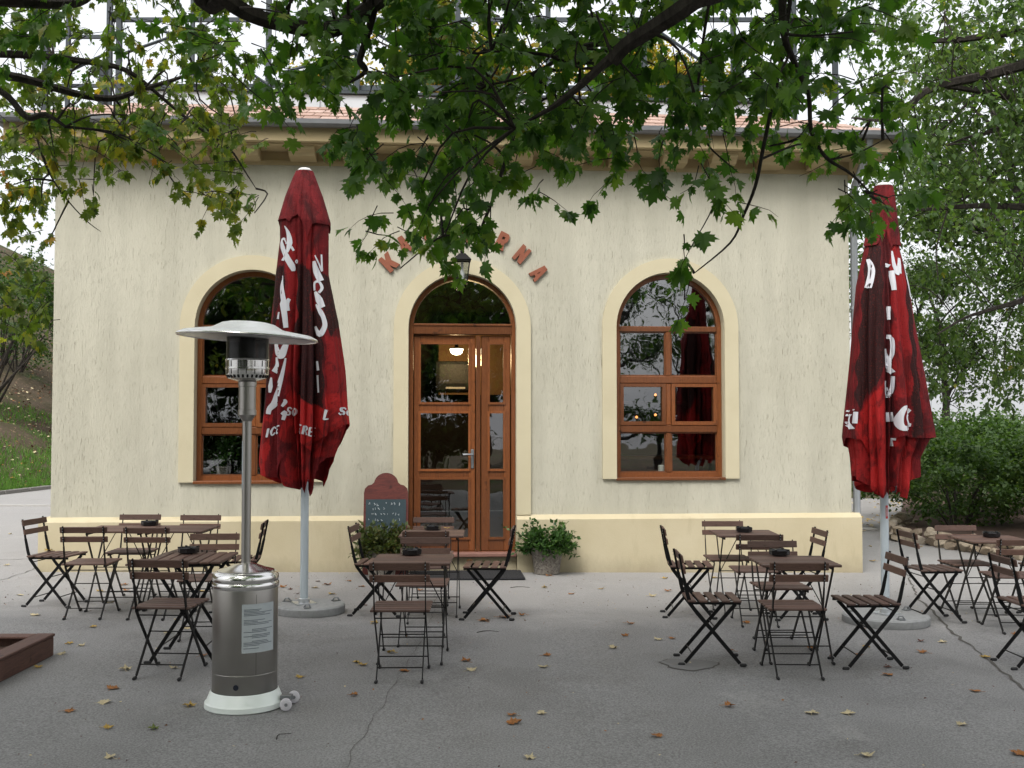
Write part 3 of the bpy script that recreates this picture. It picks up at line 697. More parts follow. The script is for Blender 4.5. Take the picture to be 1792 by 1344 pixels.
def window(o,name):
    ul,ur,zb,zs,zt=o; fw=.055; mb=MB(); yf,yb=.10,.17
    O=arch(ul+.003,ur-.003,zb+.004,zs,zt-.003); I=arch(ul+fw,ur-fw,zb+fw,zs,zt-fw); ring(mb,O,I,yf,yb)
    w=ur-ul; um=(ul+ur)/2; hz=zs-zb
    rows=[zs-.005, zb+hz*.655, zb+hz*.325]
    mb.box((um,yf+.03,rows[0]),(w-2*fw,.062,.065),None,0,.008); mb.box((um,yf+.027,rows[1]),(w-2*fw,.066,.085),None,0,.008); mb.box((um,yf+.027,rows[2]),(w-2*fw,.066,.085),None,0,.008)
    mb.box((um,yf+.02,rows[2]+.052),(w-2*fw-.02,.03,.016),None,0,.004)
    zs_=[zb+fw]+[rows[2]]+[rows[1]]+[rows[0]]
    for (za,zc) in((zs_[0],rows[2]-.043),(rows[2]+.043,rows[1]-.043),(rows[1]+.043,rows[0]-.033)):
        mb.box((um,yf+.032,(za+zc)/2),(.062,.06,zc-za),None,0,.008)
    for s in(-1,1):   # opening sashes of the middle row
        a,b=(ul+fw,um-.031) if s<0 else (um+.031,ur-fw); za,zc=rows[2]+.043,rows[1]-.043
        ring(mb,rect(a+.002,b-.002,za+.002,zc-.002),rect(a+.045,b-.045,za+.045,zc-.04),yf-.012,yf+.05)
    for s in(-1,1):   # thin glazing beads of the other rows
        a,b=(ul+fw,um-.031) if s<0 else (um+.031,ur-fw)
        for za,zc in((zb+fw,rows[2]-.043),(rows[1]+.043,rows[0]-.033)): ring(mb,rect(a,b,za,zc),rect(a+.014,b-.014,za+.016,zc-.012),yf+.022,yf+.055)
    win=mb.build(name,M['pine'],house)
    yg=yf+.042
    n=28; c=(ul+ur)/2; rx=(ur-ul)/2-fw; rz=zt-zs-fw; pane([(c+rx*math.cos(math.pi*i/n),max(zs+.02,zs+rz*math.sin(math.pi*i/n))) for i in range(n+1)],yg,win)
    for s in(-1,1):
        a,b=(ul+fw,um-.031) if s<0 else (um+.031,ur-fw)
        for za,zc in((zb+fw,rows[2]-.043),(rows[2]+.043,rows[1]-.043),(rows[1]+.043,rows[0]-.033)): pane(rect(a,b,za,zc),yg,win)
    casing(o,.168,zb-.01,win)
    mb=MB(); mb.box((um,.05,zb-.014),(w+.02,.17,.036),None,0,.008); mb.build('sill',M['pine'],win)
    return win
window(oL,'window'); window(oR,'window')
# door
ul,ur,zb,zs,zt=oD; fw=.075; yf=.06; mb=MB()
O=arch(ul+.003,ur-.003,zb+.002,zs,zt-.003); I=arch(ul+.05,ur-.05,zb+.012,zs,zt-.05); ring(mb,O,I,yf,yf+.12)
def dz(py): return W(809,py,yf)[1]
def du(px): return W(px,700,yf)[0]
mb.box(((ul+ur)/2,yf+.05,dz(578)),(ur-ul-.1,.13,dz(571)-dz(586)),None,0,.008)
mb.box(((ul+ur)/2,yf+.05,dz(569)),(ur-ul-.1,.15,.03),None,0,.008)
xs_=du(837); mb.box((xs_,yf+.05,(dz(586)+zb)/2),(.05,.11,dz(586)-zb-.02),None,0,.006)
door=mb.build('door',M['pine'],house)
n=28; c=(ul+ur)/2; rx=(ur-ul)/2-.05; rz=zt-zs-.05; pane([(c+rx*math.cos(math.pi*i/n),max(dz(570),zs+rz*math.sin(math.pi*i/n))) for i in range(n+1)],yf+.06,door)
def leafset(pl,pr,gl,gr,name,yo):
    mb=MB(); a,b=du(pl),du(pr); g0,g1=du(gl),du(gr); top=dz(587); bot=zb+.014
    rowsz=[(dz(942),dz(838)),(dz(822),dz(722)),(dz(705),dz(601))]
    y0,y1=yf+yo,yf+yo+.055
    mb.box(((a+g0)/2,(y0+y1)/2,(top+bot)/2),(g0-a,y1-y0,top-bot),None,0,.006); mb.box(((g1+b)/2,(y0+y1)/2,(top+bot)/2),(b-g1,y1-y0,top-bot),None,0,.006)
    edges=[bot]+[z for r in rowsz for z in r]+[top]
    for i in range(0,len(edges),2): mb.box(((g0+g1)/2,(y0+y1)/2+.001,(edges[i]+edges[i+1])/2),(g1-g0,y1-y0-.004,edges[i+1]-edges[i]),None,0,.004)
    for za,zc in rowsz: ring(mb,rect(g0-.018,g1+.018,za-.018,zc+.018),rect(g0+.008,g1-.008,za+.008,zc-.008),y0-.012,y0+.02)
    o=mb.build(name,M['pine'],door)
    for za,zc in rowsz:
        p=pane(rect(g0,g1,za,zc),(y0+y1)/2,door)
    return o
leafset(724,832,735,821,'door_leaf',.03); leafset(842,893,856,882,'side_light',.02)
mb=MB(); hx,hz=du(827),dz(800); mb.box((hx,yf+.024,hz-.02),(.035,.012,.22),None,0,.004); mb.tube([(hx,yf+.02,hz+.03),(hx,yf-.03,hz+.03),(hx-.03,yf-.035,hz+.032),(hx-.11,yf-.035,hz+.028)],.010,8); mb.tube([(hx,yf+.02,hz-.05),(hx,yf+.01,hz-.05)],.012,8); mb.build('handle',M['grey_strut'],door,True)
casing(oD,.17,ZP+.046,door)
# ---- things inside
def rot_obj(o,u,off,v): o.location=B(u,v,off); o.rotation_euler=(0,0,ALPHA); return o
u0,v0=W(799,611,3.7)
lamp=empty('ceiling_lamp'); rot_obj(lamp,u0,3.7,v0); tag(lamp,'lit half globe lamp glowing behind the glass of the cafe door','lamp')
mb=MB(); mb.lathe([(.0,-.09),(.05,-.08),(.085,-.05),(.10,0)],(0,0,0),24); mb.build('lamp_shade',M['glow'],lamp,True)
mb=MB(); mb.lathe([(.105,0),(.12,.010),(.03,.03),(.02,.15)],(0,0,0),24); mb.build('lamp_cap',M['black'],lamp,True)
ld=bpy.data.lights.new('lamp_light','POINT'); ld.energy=15; ld.color=(1,.66,.32); ld.shadow_soft_size=.1; lo=bpy.data.objects.new('lamp_light',ld); COL.objects.link(lo); lo.location=B(u0,v0-.16,3.7)
mb=MB(); 
u1,v1=W(798,656,4.2)
pic=empty('framed_picture'); rot_obj(pic,u1,4.55,v1); tag(pic,'framed dark picture hanging on the lit wall behind the door','picture')
mb=MB(); mb.box((0,.0,0),(.62,.03,.46),None,0,.006); mb.build('picture_frame',M['black'],pic); mb=MB(); mb.box((0,-.018,.03),(.5,.008,.3)); mb.build('print',M['darkpic'],pic); mb=MB(); mb.box((0,-.03,-.19),(.3,.02,.03)); mb.build('picture_ledge',M['candle'],pic)
mb=MB(); mb.box((0,0,0),(1.25,.08,1.05)); o=mb.build('lamp_glow_panel',M['lit_wall'],house); o.location=(u1+.36,4.65,v0-.13)  # panel cut to the reach of the lamp's glow, walls around it stay dark
# bar counter & shelf seen in the right window
uw,vw=W(1125,770,2.2); bar=empty('bar_counter'); rot_obj(bar,uw+.2,2.6,0); tag(bar,'reddish wooden bar counter inside behind the right window','counter')
mb=MB(); mb.box((0,0,.7),(1.5,.5,1.0),None,0,.01); mb.build('counter_body',M['redboard'],bar); mb=MB(); mb.box((0,-.02,1.22),(1.6,.6,.05),None,0,.01); mb.build('counter_top',M['pine'],bar)
mb=MB(); mb.box((0,.9,2.0),(1.4,.3,.04)); mb.box((0,.9,2.4),(1.4,.3,.04)); mb.box((-.7,.9,2.0),(.04,.3,1.0)); mb.box((.7,.9,2.0),(.04,.3,1.0)); mb.build('back_shelf',M['redboard'],bar)
for px,py in((1147,691),(1147,726),(1114,730)):
    u,v=W(px,py,1.9); mb=MB(); mb.lathe([(0,-.018),(.017,-.009),(.018,.006),(.007,.018),(.0,.02)],(0,0,0),14); o=mb.build('glass_light',M['ember'],None,True); rot_obj(o,u,1.9,v)
    tag(o,['small pendant light in the upper left of the right window','small orange light just above the bar in the right window','small orange light near the left edge of the right window'][[(1147,691),(1147,726),(1114,730)].index((px,py))],'light')
u,v=W(1157,829,.3); mb=MB(); mb.lathe([(0,0),(.035,0),(.037,.1),(.03,.105),(0,.1)],(0,0,0),16); o=mb.build('candle',M['candle'],None,True); rot_obj(o,u,.30,oR[2]+.03); tag(o,'short white candle standing on the sill inside the right window','candle')
for (o_) in(oL,oR):
    mb=MB(); mb.box(((o_[0]+o_[1])/2,.31,o_[2]+.01),(o_[1]-o_[0]-.01,.26,.03)); mb.build('inner_sill',M['board'],house)
pt=empty('windowsill_plant'); u,_=W(391,800,.3); rot_obj(pt,u,.30,oL[2]+.028); tag(pt,'small green plant in a pale pot on the sill inside the left window','plant')
mb=MB(); mb.lathe([(0,0),(.07,0),(.09,.11),(.096,.11),(.096,.13),(.08,.13),(.075,.1),(0,.1)],(0,0,0),20); mb.build('pot',M['aggregate'],pt,True)
rg=np.random.default_rng(31); n=420; Pp=rg.normal(0,1,(n,3))*[.075,.06,.10]+[0,0,.28]; Dn,Nn=leaf_dirs(n,-.4,rg); V,Fc=leaves_mesh(Pp,Dn,Nn,rg.uniform(.03,.06,n),OVAL_V,OVAL_F); fast_mesh('foliage',V,Fc,M['pot_leaf'],pt)
u,_=W(395,810,1.2); ch=empty('wooden_chair_back')
# small framed picture behind the left window
u,v=W(385,700,2.5); pc=empty('small_picture'); rot_obj(pc,u,4.9,v+.2); tag(pc,'small dark framed picture on the wall behind the left window','picture'); mb=MB(); mb.box((0,0,0),(.5,.03,.62),None,0,.006); mb.build('picture_frame',M['black'],pc); mb=MB(); mb.box((0,-.02,0),(.36,.01,.46)); mb.build('print',M['darkpic'],pc)
bpy.data.objects.remove(ch)
# ---- sign letters over the door
def letters2(loops,depth):
    mb=MB(); lp=[[Vector((a,b,0)) for a,b in l] for l in loops]; flat=[p for l in lp for p in l]; tri=tessellate_polygon(lp); n=len(flat)
    vs=[(p.x,-depth,p.y) for p in flat]+[(p.x,0,p.y) for p in flat]; fs=[tuple(t) for t in tri]; b=0
    for l in lp:
        k=len(l); fs+=[(b+i,b+(i+1)%k,n+b+(i+1)%k,n+b+i) for i in range(k)]; b+=k
    mb.add(vs,fs); return mb
GL={'K':[[(0,0),(.34,0),(.37,.34),(.60,0),(1,0),(.74,.5),(1,1),(.62,1),(.38,.70),(.34,1),(0,1)]],
'A':[[(0,0),(.32,0),(.40,.22),(.60,.22),(.68,0),(1,0),(.74,1),(.26,1)],[(.45,.40),(.5,.66),(.55,.40)]],
'V':[[(.30,0),(.70,0),(1,1),(.66,1),(.5,.38),(.34,1),(0,1)]],
'R':[[(0,0),(.36,0),(.38,.30),(.62,0),(1,0),(.78,.40),(.98,.58),(.98,.86),(.80,1),(0,1)],[(.36,.60),(.36,.76),(.62,.76),(.62,.60)]],
'N':[[(0,0),(.34,0),(.36,.42),(.64,0),(1,0),(1,1),(.66,1),(.64,.56),(.36,1),(0,1)]]}
GL['a']=GL['A']+[]
sign=empty('lettered_sign'); uc,vc=W(796,583); rot_obj(sign,uc,0,vc); tag(sign,'fired clay block letters KAVÁRNA fixed in an arc above the door','sign')
rad=182*12.35/F
for chh,deg,rr_,w in(('K',-43,168,.15),('A',-30,178,.125),('V',-16,174,.125),('a',6,176,.125),('R',27,182,.125),('N',40,182,.125),('A',54,182,.125)):
    a=R(deg); r=rr_*12.35/F; h=.205; ca,sa=math.cos(a),math.sin(a); mm=letters2(GL[chh],.03)
    if chh=='a':
        q=letters2([[(.45,1.06),(.62,1.06),(.85,1.28),(.60,1.28)]],.03); mm.add(q.v,q.f)
    mm.v=[( (x-.5)*w*ca+(z-.5)*h*sa + r*sa, y-.003, -(x-.5)*w*sa+(z-.5)*h*ca + r*ca) for x,y,z in mm.v]
    mm.build('letter',M['terracotta'],sign)
# ---- lantern
u,v=W(809,455,-.28); lan=empty('wall_lantern'); rot_obj(lan,u,-.26,v); tag(lan,'black glazed lantern hanging on a bracket over the door arch','lantern')
mb=MB(); h=.26; tw_,bw_=.085,.052
mb.add([(-.10,-.10,0),(.10,-.10,0),(.10,.10,0),(-.10,.10,0),(-.035,-.035,.075),(.035,-.035,.075),(.035,.035,.075),(-.035,.035,.075)],[(0,1,5,4),(1,2,6,5),(2,3,7,6),(3,0,4,7),(4,5,6,7),(3,2,1,0)]); mb.lathe([(.02,.075),(.025,.10),(.006,.13),(0,.13)],(0,0,0),10); mb.build('lantern_roof',M['black'],lan)
mb=MB()
for sx,sy in((-1,-1),(1,-1),(1,1),(-1,1)): mb.tube([(sx*tw_,sy*tw_,0),(sx*bw_,sy*bw_,-h)],.007,6)
for z,w in((-.004,tw_),(-h,bw_)):
    mb.box((0,-w,z),(2*w+.014,.014,.014)); mb.box((0,w,z),(2*w+.014,.014,.014)); mb.box((-w,0,z),(.014,2*w-.014,.014)); mb.box((w,0,z),(.014,2*w-.014,.014))
mb.lathe([(0,-h-.07),(.012,-h-.05),(.03,-h-.02),(.05,-h),(.0,-h)],(0,0,0),12); mb.build('lantern_frame',M['black'],lan)
mb=MB(); 
for sx,sy in((-1,-1),(1,-1),(1,1),(-1,1)):
    s2=(sx*sy>0); a=(sx,sy); b=(-sx,sy) if not s2 else (sx,-sy)
    mb.add([(a[0]*tw_,a[1]*tw_,-.01),(b[0]*tw_,b[1]*tw_,-.01),(b[0]*bw_,b[1]*bw_,-h),(a[0]*bw_,a[1]*bw_,-h)],[(0,1,2,3)])
mb.build('lantern_glass',M['lantern_glass'],lan)
mb=MB(); mb.lathe([(0,-.24),(.02,-.235),(.026,-.15),(.012,-.10),(.014,-.02)],(0,0,0),12); mb.build('bulb',M['white_cap'],lan,True)
mb=MB(); mb.tube([(0,.255,-.25),(0,.18,-.30),(0,.06,-.36),(0,0,-h-.06)],.010,8); mb.tube([(0,.255,-.25),(0,.255,-.05)],.014,8); mb.tube([(0,.255,-.08),(0,.12,-.2),(0,.1,-.335)],.007,8); mb.build('wall_bracket',M['black'],lan,True)
# ---- steel frame on the roof & vent pipe
YF=14.9; st=empty('steel_rooftop_frame',(0,YF,5.6)); tag(st,'dark painted steel frame of posts and diagonals rising above the roof','steel frame')
def fx_(px): return (px-CXP)/F*YF
def fz(py): return at(896,py,YF).z-5.6
mb=MB(); postp=[70,110,183,200,330,465,622,800,960,1130,1288,1395,1468]
for p in postp: mb=MB(); mb.box((fx_(p),0,(fz(-120))/2),(.07 if p not in(110,330) else .05,.07,fz(-120))); mb.build('post',M['steelframe'],st)
for py,a,b,w in((32,183,1468,.06),(62,60,200,.05),(152,500,1480,.07),(148,60,520,.05),(-60,60,1468,.06)): mb=MB(); mb.box(((fx_(a)+fx_(b))/2,.058,fz(py)),(fx_(b)-fx_(a),.04,w)); mb.build('rail',M['steelframe'],st)
for a,pa,b,pb in((183,22,330,75),(200,100,330,55),(110,130,183,95),(330,60,465,150),(495,128,622,95),(622,40,800,150),(960,150,1130,40),(1130,40,1288,150),(1220,120,1288,85),(1395,100,1468,20),(1395,110,1450,70)): mb=MB(); mb.tube([(fx_(a),-.06,fz(pa)),(fx_(b),-.06,fz(pb))],.022,6); mb.build('diagonal_brace',M['steelframe'],st)
vp=at(181,150,14.2); mb=MB(); mb.lathe([(.06,-.6),(.06,.24),(.085,.24),(.085,.30),(.03,.34),(0,.34)],(0,0,0),16); o=mb.build('vent_pipe',M['steelframe'],None,True); o.location=vp; tag(o,'short dark vent pipe with pale cap standing on the roof','vent pipe')
#@@PART3
# ================================================================== FURNITURE
ch0=empty('folding_chair')
def chair_leg(side,front):
    mb=MB()
    if front: # upright that runs down to the front foot
        x=side*.168; mb.bar([(x,-.245,.785),(x,-.222,.66),(x,-.212,.61)],.006,[.016,.016,.018]); mb.bar([(x,-.2125,.612),(x,-.188,.50),(x,-.168,.435),(x,-.12,.37),(x,.175,.022)],.007,[.022,.026,.027,.026,.024])
    else:
        x=side*.149; mb.bar([(x,.150,.432),(x,.12,.40),(x,-.205,.022)],.007,[.024,.026,.024])
    o=mb.build('leg',M['black'],ch0)
    mb=MB(); y=.19 if front else -.222; s=1 if front else -1
    mb.box((x,y+s*.008,.011),(.020,.05,.022),None,0,.007); mb.build('foot_cap',M['rubber'],o)
for s in(-1,1): chair_leg(s,True); chair_leg(s,False)
mb=MB()
for k in range(5): mb.box((0,-.158+k*.079,.457),(.392,.058,.016),None,0,.005)
mb.build('seat',M['slat'],ch0)
for s in(-1,1): mb=MB(); mb.bar([(s*.158,-.18,.440),(s*.158,.185,.440)],.010,.018); mb.build('seat_rail',M['black'],ch0)
mb=MB()
for z,y,h in((.752,-.226,.052),(.672,-.211,.048)): mb.box((0,y,z),(.395,.015,h),Matrix.Rotation(.18,3,'X'),0,.003)
mb.build('backrest',M['slat'],ch0)
mb=MB()
for x in(-.168,.168):
    for z,y in((.764,-.2475),(.741,-.2435),(.683,-.2295),(.661,-.2255)): mb.lathe([(.005,0),(.004,.003),(0,.004)],(x,y-.005,z),8,0,Matrix.Rotation(R(90),3,'X'))
mb.build('rivet',M['grey_strut'],ch0)
for a,b,z,y in((-.168,.168,.10,.115),(-.149,.149,.085,-.157),(-.168,.168,.405,-.15),(-.149,.149,.27,.005)):
    mb=MB(); mb.tube([(a,y,z),(b,y,z)],.0045,6); mb.build('stretcher',M['black'],ch0)
tb0=empty('folding_table'); TW,TD,TH=.565,.55,.71
mb=MB(); ns=7; sw=TD/ns
for k in range(ns): mb.box((0,-TD/2+sw*(k+.5),TH-.010),(TW,sw-.012,.019),None,0,.005)
mb.build('tabletop',M['slat'],tb0)
for s in(-1,1): mb=MB(); mb.bar([(s*.225,-TD/2+.03,TH-.030),(s*.225,TD/2-.03,TH-.030)],.012,.02); mb.build('top_rail',M['black'],tb0)
for s in(-1,1):
    for f in(-1,1):
        x=s*(.236 if f>0 else .222); mb=MB(); mb.bar([(x,-f*.205,TH-.035),(x,f*.215,.02)],.007,.024); o=mb.build('leg',M['black'],tb0)
        mb=MB(); mb.box((x,f*.235,.011),(.020,.055,.022),None,0,.007); mb.build('foot_cap',M['rubber'],o)
for a,b,z,y in((-.236,.236,.115,.155),(-.222,.222,.115,-.155),(-.236,.236,.36,.0)):
    mb=MB(); mb.tube([(a,y,z),(b,y,z)],.0045,6); mb.build('stretcher',M['black'],tb0)
for s in(-1,1):
    mb=MB(); mb.tube([(s*.222,0,.362),(s*.05,.02,TH-.024)],.004,6); mb.build('stay',M['black'],tb0)
used={'c':False,'t':False,'a':False}
def put(root,key,loc,rz,label,cat,grp):
    if used[key]: o=dup(root,loc,rz)
    else: o=root; used[key]=True; o.location=loc; o.rotation_euler=(0,0,rz)
    return tag(o,label,cat,grp)
CH_G='slatted folding chairs on the terrace'; TB_G='slatted folding tables on the terrace'; AS_G='black ashtrays on the tables'
rj=random.Random(21)
def chair(px,py,deg,label):
    p=ground(px,py,.457); return put(ch0,'c',(p.x,p.y,gz(p.x)),R(deg),label,'chair',CH_G)
def table(px,py,deg,label):
    p=ground(px,py,TH); return put(tb0,'t',(p.x,p.y,gz(p.x)),R(deg),label,'table',TB_G)
# facing away 0, facing right -90, facing left 90, facing the camera 180
chair(101,970,-96,'folding chair at the far left edge, side-on, with a leaf on its seat')
chair(162,983,2,'folding chair with its back to us, left of two at the long double table')
chair(272,984,-1,'folding chair with its back to us, right of two at the long double table')
chair(231,964,181,'folding chair against the wall behind the left half of the double table')
chair(337,965,178,'folding chair against the wall behind the right half of the double table')
chair(300,1056,-4,'front folding chair left of the steel heater, seen from behind')
chair(364,1011,183,'folding chair facing us behind the table that stands left of the heater')
chair(416,977,97,'folding chair side-on half hidden behind the heater pole')
chair(704,1061,1,'front folding chair of the middle pair of tables, seen from behind')
chair(664,983,-93,'folding chair side-on just right of the pale left parasol pole')
chair(851,988,87,'folding chair side-on in front of the doormat, turned to the left')
chair(740,1019,180,'folding chair facing us between the two middle tables')
chair(747,990,2,'folding chair seen from behind, tucked under the far middle table')
chair(755,969,179,'folding chair facing us right in front of the door glass')
chair(1385,1059,-1,'front folding chair left of the right parasol, seen from behind')
chair(1244,1045,-92,'folding chair side-on above the dark round patch in the paving')
chair(1514,1050,91,'folding chair side-on in front of the right parasol base')
chair(1366,1025,182,'folding chair facing us behind the front table left of the right parasol')
chair(1321,996,-2,'folding chair seen from behind at the far table left of the right parasol')
chair(1273,976,180,'folding chair facing us close to the wall under the right window')
chair(1207,987,-94,'folding chair side-on with its back to the space under the right window')
chair(1390,990,92,'folding chair side-on and turned left, nearest the right corner of the house')
chair(1632,994,-86,'folding chair side-on just right of the right parasol pole')
chair(1692,985,182,'folding chair facing us in front of the rubble stone edging')
chair(1768,1006,-3,'folding chair seen from behind at the far right table')
chair(1810,1052,-88,'nearest folding chair cut off by the right edge of the picture')
chair(1836,990,93,'folding chair of which only the seat edge shows at the far right')
table(213,924,1,'left half of the long double table near the left end of the wall')
table(315,924,-1,'right half of the long double table near the left end of the wall')
table(336,974,92,'folding table just left of the steel heater')
table(723,977,0,'front table of the middle pair, facing the door')
table(757,932,1,'far table of the middle pair, right in front of the door')
table(1387,980,0,'front table just left of the right parasol')
table(1303,932,-1,'far table close to the wall under the right window')
table(1734,942,0,'table beside the rubble stone edging at the far right')
as0=empty('ashtray'); mb=MB(); mb.lathe([(0,.004),(.060,.004),(.075,.008),(.078,.042),(.074,.046),(.066,.044),(.058,.018),(0,.016)],(0,0,0),8); mb.build('bowl',M['ashtray'],as0)
mb=MB()
for k in range(4):
    a=math.pi/2*k+.4; mb.box((.068*math.cos(a),.068*math.sin(a),.048),(.022,.014,.008),Matrix.Rotation(a,3,'Z'))
mb.build('rest',M['ashtray'],as0)
for px,py,lb in((262,920,'black ashtray where the two halves of the long double table meet'),(330,968,'black ashtray on the table left of the steel heater'),(720,971,'black ashtray on the front table of the middle pair'),(757,928,'black ashtray on the table right in front of the door'),(1364,972,'black ashtray on the front table left of the right parasol'),(1302,931,'black ashtray on the far table under the right window'),(1735,940,'black ashtray on the table beside the stone edging')):
    p=ground(px,py,TH+.001); put(as0,'a',(p.x,p.y,gz(p.x)+TH),random.uniform(0,1),lb,'ashtray',AS_G)
# ================================================================== HEATER
g=ground(428,1234); ht=empty('patio_heater',g,R(-12)); ht.scale=(.95,.95,.968); tag(ht,'tall stainless steel patio heater with round hood and white foot','patio heater')
mb=MB(); mb.lathe([(.236,0),(.245,.006),(.243,.035),(.232,.045),(.21,.098),(.203,.104),(.203,.09)],(0,0,0),64); base=mb.build('base',M['whitepaint'],ht,True)
mb=MB()
for a in(-118,-113): 
    a=R(a); mb.lathe([(.005,0),(.004,.002),(0,.002)],(.241*math.cos(a),.241*math.sin(a),.024),8,0,Matrix.Rotation(a+math.pi/2,3,'Z')@Matrix.Rotation(R(90),3,'X'))
mb.build('rivet_hole',M['bluehole'],base)
mb=MB(); mb.lathe([(.197,.09),(.2,.094),(.2,.72),(.199,.725)],(0,0,0),64); mb.lathe([(.2005,.215),(.2015,.217),(.2005,.219)],(0,0,0),64,0,None,False); tank=mb.build('tank_housing',M['steel'],ht,True)
def cyl_patch(mb,r,a0,a1,z0,z1,n=12,m=0):
    vs=[];
    for i in range(n+1):
        a=R(a0+(a1-a0)*i/n); vs+= [(r*math.cos(a),r*math.sin(a),z0),(r*math.cos(a),r*math.sin(a),z1)]
    mb.add(vs,[(2*i,2*i+2,2*i+3,2*i+1) for i in range(n)],m)
mb=MB(); cyl_patch(mb,.2025,-82+12,-20+12,.355,.645); stk=mb.build('instruction_label',M['sticker'],tank,True)
mb=MB(); rr=random.Random(2); z=.63
while z>.37:
    if rr.random()<.86:
        a0=-79+12+rr.choice([0,0,0,14]); cyl_patch(mb,.2032,a0,min(-24+12,a0+rr.uniform(18,54)),z,z+.0042,8)
    z-=.0085 if rr.random()<.85 else .02
mb.build('label_print',M['print'],stk)
mb=MB(); cyl_patch(mb,.2012,-57.4+12,-56.9+12,.22,.70,2); cyl_patch(mb,.2012,-95+12,-92+12,.155,.156,2); mb.build('seam',M['black'],tank)
mb=MB()
for a in(-91.5+12,-178+12): a=R(a); mb.lathe([(.017,0),(.017,.003),(0,.003)],(.199*math.cos(a),.199*math.sin(a),.152),14,0,Matrix.Rotation(a+math.pi/2,3,'Z')@Matrix.Rotation(R(90),3,'X'))
mb.build('vent_hole',M['bluehole'],tank)
mb=MB(); mb.lathe([(.199,.722),(.204,.728),(.206,.752),(.200,.762),(.205,.772),(.203,.798),(.193,.815),(.176,.822),(.176,.828),(.12,.842),(.07,.862),(.034,.872)],(0,0,0),64); mb.build('top_collar',M['chrome'],ht,True)
mb=MB(); mb.lathe([(.029,.868),(.029,1.75)],(0,0,0),24); pole=mb.build('pole',M['steel'],ht,True)
mb=MB(); cyl_patch(mb,.0297,-150,-115,1.32,1.62,5); mb.build('pole_label',M['sticker'],pole)
mb=MB(); mb.lathe([(.029,1.74),(.034,1.75),(.05,1.775),(.057,1.78),(.057,1.81),(.053,1.812),(.053,1.955),(.057,1.957),(.057,1.985),(.04,1.99)],(0,0,0),32); mb.build('valve_housing',M['steel'],ht,True)
mb=MB(); mb.lathe([(.05,1.985),(.118,2.005),(.132,2.03),(.133,2.062),(.138,2.064),(.138,2.072),(.133,2.074),(.134,2.115),(.138,2.118),(.136,2.125)],(0,0,0),48); bn=mb.build('burner',M['chrome'],ht,True)
mb=MB()
for k in range(28):
    a=2*math.pi*k/28; mb.box((.127*math.cos(a),.127*math.sin(a),2.017),(.004,.012,.02),Matrix.Rotation(a,3,'Z')@Matrix.Rotation(R(28),3,'Y'))
for k in range(16):
    a=2*math.pi*k/16; mb.box((.1345*math.cos(a),.1345*math.sin(a),2.095),(.003,.004,.036),Matrix.Rotation(a,3,'Z')); mb.box((.1335*math.cos(a),.1335*math.sin(a),2.046),(.003,.004,.03),Matrix.Rotation(a,3,'Z'))
mb.build('burner_slot',M['black'],bn)
mb=MB(); mb.lathe([(.132,2.12),(.130,2.32)],(0,0,0),48,0,None,False); mb.build('burner_screen',M['burner'],ht,True)
mb=MB(); mb.lathe([(.0,2.12),(.05,2.12),(.045,2.32),(0,2.32)],(0,0,0),24); mb.build('flame_tube',M['black'],ht,True)
tilt=Matrix.Translation((0,0,2.285))@Matrix.Rotation(R(2.6),4,'Y')@Matrix.Rotation(R(-.5),4,'X')@Matrix.Translation((0,0,-2.285))
mb=MB(); mb.lathe([(.435,2.258),(.438,2.262),(.432,2.27),(.40,2.285),(.24,2.310),(.215,2.318),(.165,2.346),(.12,2.356),(0,2.359),],(0,0,0),72); mb.lathe([(.428,2.258),(.40,2.272),(.24,2.298),(.2,2.306),(0,2.318)],(0,0,0),72); mb.lathe([(.435,2.258),(.428,2.258)],(0,0,0),72,0,None,False)
mb.v=[tuple(tilt@Vector(p)) for p in mb.v]; hd_=mb.build('hood',M['alu'],ht,True); mb=MB(); mb.tube([tuple(tilt@Vector((.434*math.cos(k*math.pi/36),.434*math.sin(k*math.pi/36),2.259))) for k in range(73)],.0055,8,0,False); mb.build('hood_rim',M['chrome'],hd_,True)
for q,(px,py) in enumerate(((500,1245),(514,1231))):
    p=ground(px,py); q0=(p-g)/.95; q0.z=.036; loc=Matrix.Rotation(R(12),3,'Z')@Vector((q0.x,q0.y,0)); mb=MB(); rx=Matrix.Rotation(R(28),3,'Z')@Matrix.Rotation(R(90),3,'X')
    mb.lathe([(.012,-.012),(.03,-.013),(.036,-.009),(.036,.009),(.03,.013),(.012,.012)],(loc.x,loc.y,.038),24,0,rx); w=mb.build('wheel',M['wheel'],ht,True)
    mb=MB(); mb.lathe([(0,-.016),(.010,-.016),(.010,.016),(0,.016)],(loc.x,loc.y,.038),12,0,rx); mb.build('hub',M['grey_strut'],w)
    if q==0: l0=loc.copy()
    else:
        mid=(l0+loc)/2; d=(loc-l0); mb=MB(); mb.tube([(l0.x,l0.y,.038),(loc.x,loc.y,.038)],.006,8); mb.box((mid.x*.93,mid.y*.93,.06),(.07,.055,.03),Matrix.Rotation(math.atan2(mid.y,mid.x),3,'Z'),0,.004); mb.build('axle_bracket',M['grey_strut'],ht)
